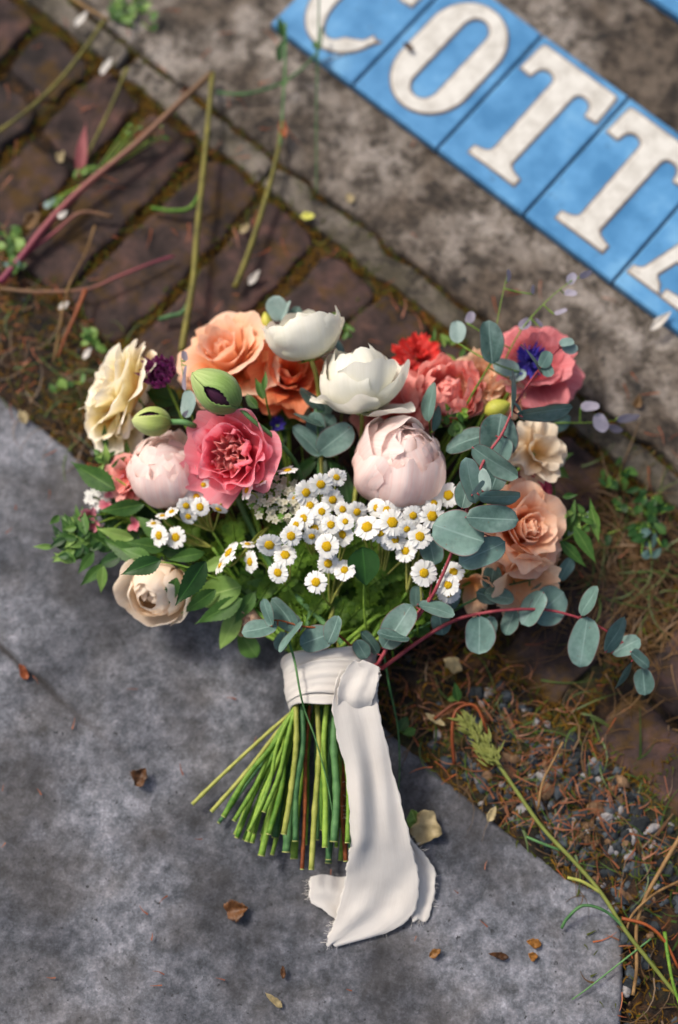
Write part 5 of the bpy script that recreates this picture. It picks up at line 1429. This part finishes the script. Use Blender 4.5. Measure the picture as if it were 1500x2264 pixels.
# ------------------------------------------------------------------ weeds and stalks on the ground
M['deadstalk'] = plain('dry_brown_stalk', '#5e4526', '#8f7048', 60, 0.7)
M['olivestalk'] = plain('olive_stalk', '#4e4a1c', '#77702f', 60, 0.6)
def mat_redstalk():
    m, nt, N, L, bs = new_mat('red_stalk')
    uv = N.new('ShaderNodeUVMap'); sep = N.new('ShaderNodeSeparateXYZ'); L.new(uv.outputs[0], sep.inputs[0])
    c = ramp(nt, sep.outputs[1], [(0.0, '#6b5030'), (0.35, '#7d5540'), (0.6, '#8c4446'), (0.9, '#7a2440')])
    c = mix(nt, 0.3, c, ramp(nt, noise(nt, 60, 4), [(0.3, '#505050'), (0.7, '#c0c0c0')]), 'OVERLAY')
    L.new(c, bs.inputs['Base Color']); bs.inputs['Roughness'].default_value = 0.6
    return m
M['redstalk'] = mat_redstalk()
M['pinkleaf'] = leaf_mat('pink_dying_leaf', '#8e4a4c', '#b97270', trans=0.15, sc_=60)
def xl(*lv):
    def f(root):
        for (cx, cy, z, L_, W, ang, mm, kind, serr) in lv:
            add_leaf(root, cx, cy, z, L_, W, ang, M[mm], kind, serr=serr)
    return f
def side(path, rad, mat):
    def f(root): tube('side_shoot', [at(*p) for p in path], rad / 1000, M[mat], root, 6, 5)
    return f
def both(*fs):
    def f(root):
        for g in fs: g(root)
    return f
G = 'cut weed stalks strewn over the bricks'
strand('weed_stalk', 'long pink red weed stalk slanting down to the left edge', 'weed stalk', [(468, 162, .016), (400, 225, .018), (300, 320, .018), (190, 410, .016), (110, 490, .014), (45, 572, .010), (0, 625, .008)], 2.7, 'redstalk', G, -0.25, 7,
       both(side([(250, 480, .008), (180, 470, .012), (120, 515, .010), (60, 560, .008)], 1.6, 'redstalk'), xl((182, 330, .012, 130, 24, 80, 'pinkleaf', 'lance', .3))))
strand('weed_stalk', 'long upright olive weed stalk running down to the cream rose', 'weed stalk', [(470, 160, .016), (462, 260, .016), (448, 400, .016), (436, 520, .016), (428, 620, .015), (415, 700, .014), (402, 780, .012)], 2.3, 'olivestalk', G, -0.3, 7,
       both(side([(425, 655, .013), (405, 690, .010), (380, 698, .008), (352, 706, .006)], 2.0, 'stem_dk'), side([(445, 425, .014), (420, 460, .008), (380, 466, .006), (335, 460, .005)], 1.8, 'stem')))
strand('weed_stalk', 'short olive stalk with a blunt cut end beside it', 'weed stalk', [(625, 270, .016), (612, 350, .014), (585, 450, .012), (550, 560, .010), (520, 636, .008)], 2.0, 'olivestalk', G, -0.3)
strand('weed_stalk', 'thin olive stalk crossing the top left corner', 'weed stalk', [(232, 45, .014), (190, 105, .014), (130, 180, .012), (60, 245, .010), (-30, 310, .008)], 1.9, 'olivestalk', G, 0.2)
strand('weed_stalk', 'short faded olive stalk left of the long red one', 'weed stalk', [(282, 150, .010), (262, 200, .012), (240, 250, .010), (215, 300, .010), (190, 350, .007)], 1.8, 'olivestalk', G, 0.3)
strand('weed_stalk', 'dry tan stalk at the very top left', 'weed stalk', [(150, -10, .014), (200, 22, .014), (240, 45, .012)], 1.8, 'deadstalk', G, 0.2)
strand('weed_stalk', 'curved dusky red stalk low at the left edge', 'weed stalk', [(0, 638, .006), (80, 645, .010), (190, 640, .010), (260, 612, .010), (340, 580, .008), (385, 566, .006)], 1.6, 'redstalk', G, 0.3)
strand('weed_stalk', 'thin brown stalk crossing below the curved red one', 'weed stalk', [(210, 500, .010), (190, 560, .012), (150, 640, .012), (130, 740, .008), (118, 800, .006)], 1.1, 'deadstalk', G, 0.3)
strand('weed_stalk', 'rust coloured dry leaf stalk left of the cream rose', 'weed stalk', [(190, 640, .010), (170, 690, .012), (145, 745, .010), (128, 790, .006)], 1.8, 'needle', G, 0.5)
strand('weed_stalk', 'green tendril curving across the concrete to the sign', 'weed stalk', [(478, 205, .012), (540, 208, .014), (610, 190, .016), (665, 155, .018), (705, 110, .025), (712, 60, .03)], 1.4, 'stem_dk', G, 0.2, 6,
       xl((700, 100, .03, 30, 20, 120, 'leaf', 'drop', 0), (630, 182, .02, 24, 12, 60, 'leaf', 'drop', 0)))
strand('grass_stalk', 'faint upright green stalk over the left end of the sign', 'grass stalk', [(632, 50, .05), (632, 120, .04), (628, 200, .03), (622, 300, .018), (616, 350, .012)], 1.0, 'stem_dk', None, 0.1, 6, xl((622, 110, .03, 60, 24, 80, 'leaf_dark', 'drop', 0), (622, 60, .03, 50, 20, 100, 'leaf_dark', 'drop', 0)))
strand('grass_stalk', 'faint thin stalk standing over the letter C', 'grass stalk', [(706, -20, .06), (704, 90, .05), (700, 230, .035), (700, 350, .02), (700, 430, .01)], 0.7, 'stem_dk', None, 0.1, 6)

def weed(label, spots, base, group='small green weeds in the moss'):
    root = empty('weed_plant', at(base[0], base[1], -0.004)); tag(root, label, 'weed', group)
    for (cx, cy, L_, W, ang, mm) in spots:
        z = random.uniform(.004, .014)
        o, b = add_leaf(root, cx, cy, z, L_, W, ang, M[mm], 'drop')
        tube('leaf_stalk', [b, b.lerp(at(base[0], base[1], -.002), .6), at(base[0], base[1], -.004)], 0.0006, M['stem'], root, 4, 2)
def rosette(cx, cy, n, sp, L_, W, mats):
    return [(cx + random.gauss(0, sp), cy + random.gauss(0, sp * .8), L_ * random.uniform(.6, 1.2), W * random.uniform(.7, 1.2), random.uniform(0, 360), random.choice(mats)) for _ in range(n)]
weed('bright green weed by the kerb at the top left', rosette(290, 18, 22, 24, 34, 18, ['leaf_light', 'leaf', 'leaf']) + rosette(248, 30, 5, 6, 26, 16, ['leaf']), (285, 30))
weed('small clover like weed at the left edge', rosette(25, 535, 12, 16, 30, 20, ['leaf', 'leaf_light']) + rosette(32, 590, 5, 8, 34, 24, ['leaf', 'euc']), (30, 560))
weed('yellow green seedlings under the red stalk', rosette(200, 380, 8, 14, 22, 10, ['leaf_light']) + rosette(120, 455, 7, 12, 24, 14, ['leaf_light', 'euc_pale']) + rosette(300, 300, 14, 30, 18, 8, ['leaf_light', 'leaf']), (200, 400))
weed('small green weed left of the cream rose', rosette(205, 745, 9, 14, 26, 16, ['leaf_light', 'leaf']), (205, 750))
weed('two leaved seedling in the dry moss at the left', rosette(150, 840, 6, 14, 26, 14, ['leaf_light', 'leaf']), (150, 845))
weed('trailing dark green weed right of the bouquet', rosette(1420, 1130, 22, 38, 30, 19, ['leaf', 'leaf_dark', 'leaf_dark']) + rosette(1440, 1185, 10, 26, 30, 20, ['euc', 'leaf_dark']), (1430, 1150))
weed('small dark weed near the right end of the sweet pea', rosette(1370, 1060, 12, 20, 26, 14, ['leaf_dark', 'leaf']), (1370, 1070))
weed('small green leaf beside the ribbon on the right', [(893, 1600, 34, 26, 60, 'leaf_dark'), (905, 1618, 28, 20, 200, 'leaf')], (893, 1620))
weed('single green leaf on the dry moss below the trailing branch', [(1010, 1530, 40, 20, 100, 'leaf'), (1000, 1545, 20, 14, 200, 'leaf_light')], (1010, 1550))
# the seed-head grass along the slab's edge
def seedhead(root):
    pile = Pile()
    for k in range(170):
        t = random.random() ** 0.8
        c = at(1028 + 72 * t + random.gauss(0, 9), 1590 + 100 * t + random.gauss(0, 5), 0.012 + random.uniform(0, .010))
        pts, f, uv = leaf_geo(size(random.uniform(18, 32), 0.01), size(random.uniform(4, 7), .01), 'lance', 0.3, 0.1, k, 3, 5)
        a = math.radians(122 + random.gauss(0, 22))
        R = np.array([[math.sin(a), math.cos(a), 0], [-math.cos(a), math.sin(a), 0], [0, 0, 1]])
        pile.add(pts @ R.T + np.array(c[:]), f, uv)
    o = pile.build('seed_head', M['seed']); o.data.transform(root.matrix_world.inverted()); o.parent = root
M['seed'] = leaf_mat('grass_seed_head', '#5c6826', '#8e9248', trans=0.3, sc_=200)
M['seedstem'] = leaf_mat('olive_grass_stem', '#4f5a20', '#7d8440', trans=0.05, sc_=60)
strand('seeding_grass', 'long grass stem with a fat yellow green seed head along the slab edge', 'grass', [(1500, 2205, .008), (1440, 2130, .010), (1385, 2060, .012), (1330, 1975, .012), (1270, 1905, .012), (1200, 1830, .012), (1140, 1745, .013), (1085, 1665, .013), (1040, 1600, .014)], 1.6, 'seedstem', None, 0.0, 7,
       both(seedhead, side([(1385, 2055, .012), (1340, 2015, .014), (1290, 2002, .014), (1255, 2030, .010), (1242, 2052, .006)], 1.2, 'stem_dk'), side([(1330, 1975, .012), (1290, 1950, .014), (1255, 1940, .012)], 1.3, 'stem_yl'),
            side([(1240, 1880, .010), (1200, 1865, .012), (1165, 1850, .008)], 1.1, 'stem_dk')))
GB = 'loose grass stems at the lower right'
strand('grass_stalk', 'straw brown stalk leaning in from the right edge', 'grass stalk', [(1510, 1840, .02), (1460, 1925, .014), (1425, 1990, .010), (1408, 2050, .008), (1408, 2140, .006), (1400, 2200, .004)], 1.7, 'deadstalk', GB, 0.2)
strand('grass_stalk', 'second straw stalk, arching at the right edge', 'grass stalk', [(1510, 1945, .012), (1450, 1975, .014), (1400, 2020, .012), (1385, 2060, .006)], 1.2, 'deadstalk', GB, 0.3)
strand('grass_stalk', 'orange dead stalk curling at the lower right', 'grass stalk', [(1375, 2030, .010), (1430, 2045, .012), (1470, 2080, .010), (1500, 2140, .008)], 1.4, 'needle', GB, 0.3)
strand('grass_stalk', 'dark thin stem lying over the slab corner', 'grass stalk', [(1440, 2075, .010), (1370, 2130, .008), (1300, 2185, .005), (1265, 2210, .003)], 0.7, 'stem_dk', GB, 0.3)
strand('grass_stalk', 'green blade at the far lower right corner', 'grass stalk', [(1470, 2060, .008), (1478, 2120, .012), (1490, 2180, .012), (1510, 2240, .010)], 1.5, 'stem', GB, 0.3)
strand('grass_stalk', 'straw stalk rising through the gravel', 'grass stalk', [(1190, 1790, .004), (1200, 1730, .010), (1225, 1680, .014), (1245, 1640, .016)], 1.1, 'deadstalk', GB, 0.3)
strand('grass_stalk', 'rusty curled stalk left of the seed head', 'grass stalk', [(1005, 1690, .004), (1000, 1620, .012), (1010, 1570, .014), (1050, 1560, .014), (1075, 1610, .012), (1085, 1640, .008)], 1.5, 'needle', GB, 0.3)
strand('grass_stalk', 'rusty blade crossing above the curled stalk', 'grass stalk', [(960, 1590, .008), (1010, 1555, .012), (1050, 1565, .012), (1080, 1600, .006)], 1.3, 'needle', GB, 0.3)

# ------------------------------------------------------------------ small fallen things
def scrap(name, label, cat, px, py, z, L_, W, ang, mat, kind='drop', fold=0.5, group=None, serr=0.0):
    root = empty(name, at(px, py, z)); tag(root, label, cat, group)
    u = size(1, z); SEED[0] += 1
    pts, f, uv = leaf_geo(L_ * u, W * u, kind, fold, -0.5, SEED[0], serr=serr)
    pts = pts - np.array([0, L_ * u / 2, 0])
    an = np.arctan2(pts[:, 1], pts[:, 0])
    k_ = 1 + 0.45 * fbm(np.cos(an) * 1.7 + SEED[0], np.sin(an) * 1.7 + 3, 3)
    pts[:, 0] *= k_ * 1.1; pts[:, 1] *= k_
    pts[:, 2] += 0.22 * W * u * fbm(pts[:, 0] / (W * u) * 4 + SEED[0], pts[:, 1] / (W * u) * 4, 3)
    pts[:, 2] -= pts[:, 2].min()
    me = mesh(name, pts, f, M[mat], uv)
    bpy.data.objects.remove(root)
    o = link(name, me); o.matrix_world = Matrix.Translation(at(px, py, z)) @ Matrix.Rotation(math.radians(ang - 90), 4, 'Z')
    tag(o, label, cat, group)
    m = o.modifiers.new('thick', 'SOLIDIFY'); m.thickness = 0.0005
    return o
M['brownleaf'] = leaf_mat('dry_brown_leaf', '#33200f', '#67411f', trans=0.1, sc_=200)
M['beige'] = leaf_mat('withered_petal', '#8a7a54', '#b5a47c', trans=0.2, sc_=120)
M['amber'] = leaf_mat('amber_scrap', '#5f3f14', '#96642a', trans=0.1, sc_=300)
M['fallen'] = leaf_mat('fallen_white_petal', '#b8b2a8', '#d9d4cc', trans=0.2, sc_=120)
scrap('dry_leaf', 'curled brown leaf lying on the slab left of the ribbon end', 'leaf', 522, 2012, .002, 46, 30, 10, 'brownleaf', 'drop', 0.8, serr=.3)
scrap('dry_leaf', 'small rusty leaf at the end of the crack in the slab', 'leaf', 312, 1718, .004, 40, 26, 60, 'brownleaf', 'drop', 0.8, serr=.3)
scrap('withered_petal', 'beige withered petal beside the ribbon tail', 'petal', 942, 1826, .003, 74, 56, 70, 'beige', 'drop', 0.5)
scrap('withered_petal', 'green tinged withered scrap touching the beige petal', 'petal', 918, 1812, .003, 40, 34, 110, 'leaf_light', 'drop', 0.4)
scrap('amber_scrap', 'amber scrap on the slab right of the ribbon end', 'plant scrap', 963, 2106, .003, 26, 14, 30, 'amber')
scrap('amber_scrap', 'rust brown scrap farther right on the slab', 'plant scrap', 1102, 2112, .003, 40, 12, 170, 'brownleaf')
scrap('amber_scrap', 'tan scrap, upper one of the pair near the slab corner', 'plant scrap', 1182, 2084, .003, 34, 16, 170, 'amber')
scrap('amber_scrap', 'orange scrap, lower one of the pair near the slab corner', 'plant scrap', 1178, 2114, .003, 24, 14, 150, 'amber')
scrap('amber_scrap', 'rusty scrap low at the left of the slab', 'plant scrap', 626, 2148, .003, 24, 10, 90, 'brownleaf')
scrap('amber_scrap', 'orange scrap lying in the crack of the slab', 'plant scrap', 53, 1485, .003, 34, 16, 120, 'needle')
scrap('amber_scrap', 'pale tan scrap at the bottom centre of the slab', 'plant scrap', 608, 2212, .003, 40, 12, 140, 'beige')
scrap('amber_scrap', 'orange scrap on the rim of the slab', 'plant scrap', 1088, 1800, .004, 34, 16, 60, 'beige')
scrap('fallen_petal', 'pale yellow petal on the slab corner at the left edge', 'petal', 52, 922, .004, 34, 20, 120, 'beige')
scrap('fallen_petal', 'small white petal on the brick beside the short cut stalk', 'petal', 562, 615, .002, 44, 16, 50, 'fallen')
scrap('fallen_petal', 'white petal below the top left stalk', 'petal', 238, 148, .006, 52, 15, 55, 'fallen')
scrap('fallen_petal', 'white petal next to the tan stalk at the top left', 'petal', 182, 44, .010, 46, 16, 50, 'fallen')
scrap('fallen_petal', 'small white petal in the dry moss below the curved red stalk', 'petal', 144, 676, .004, 28, 14, 25, 'fallen')
scrap('fallen_petal', 'small white petal in the moss left of the cream rose', 'petal', 194, 782, .004, 30, 12, 55, 'fallen')
scrap('fallen_petal', 'small white petal on the long red stalk', 'petal', 140, 476, .022, 30, 12, 35, 'fallen')
scrap('fallen_petal', 'cream petal lying on the moss between the bricks', 'petal', 542, 506, .002, 30, 14, 40, 'beige')
scrap('yellow_leaf', 'small yellow leaf beside the kerb above the bouquet', 'leaf', 682, 480, .004, 34, 18, 0, 'bud')
scrap('dry_leaf', 'rusty leaf on the concrete below the sign', 'leaf', 775, 440, .007, 28, 18, 120, 'beige')
scrap('dry_leaf', 'rust red leaf tip on the stalk near the kerb', 'leaf', 626, 285, .018, 50, 16, 100, 'needle')
scrap('dry_leaf', 'tan curled leaf in the moss at the far left', 'leaf', 135, 348, .006, 26, 18, 60, 'beige')
scrap('dry_leaf', 'crumpled tan leaf left of the red stalk', 'leaf', 75, 490, .006, 50, 26, 40, 'dry', 'drop', 0.8, serr=.3)
scrap('dry_leaf', 'tan leaf on the dry moss under the trailing branch', 'leaf', 1000, 1470, .004, 40, 26, 150, 'beige')
scrap('dry_leaf', 'orange leaf on the concrete at the right', 'leaf', 1410, 890, .006, 28, 18, 80, 'dry')
scrap('dry_leaf', 'tan sliver on the moss beside the slab', 'leaf', 960, 1590, .006, 44, 12, 150, 'beige')
M['spider'] = M['brownleaf']
scrap('dry_leaf', 'dark brown speck of leaf stuck on the letter O', 'leaf', 902, 104, .020, 34, 12, 150, 'brownleaf')
scrap('fallen_petal', 'pinkish petal stuck on the lower sign edge at the letter A', 'petal', 1460, 712, .016, 56, 18, 40, 'fallen')
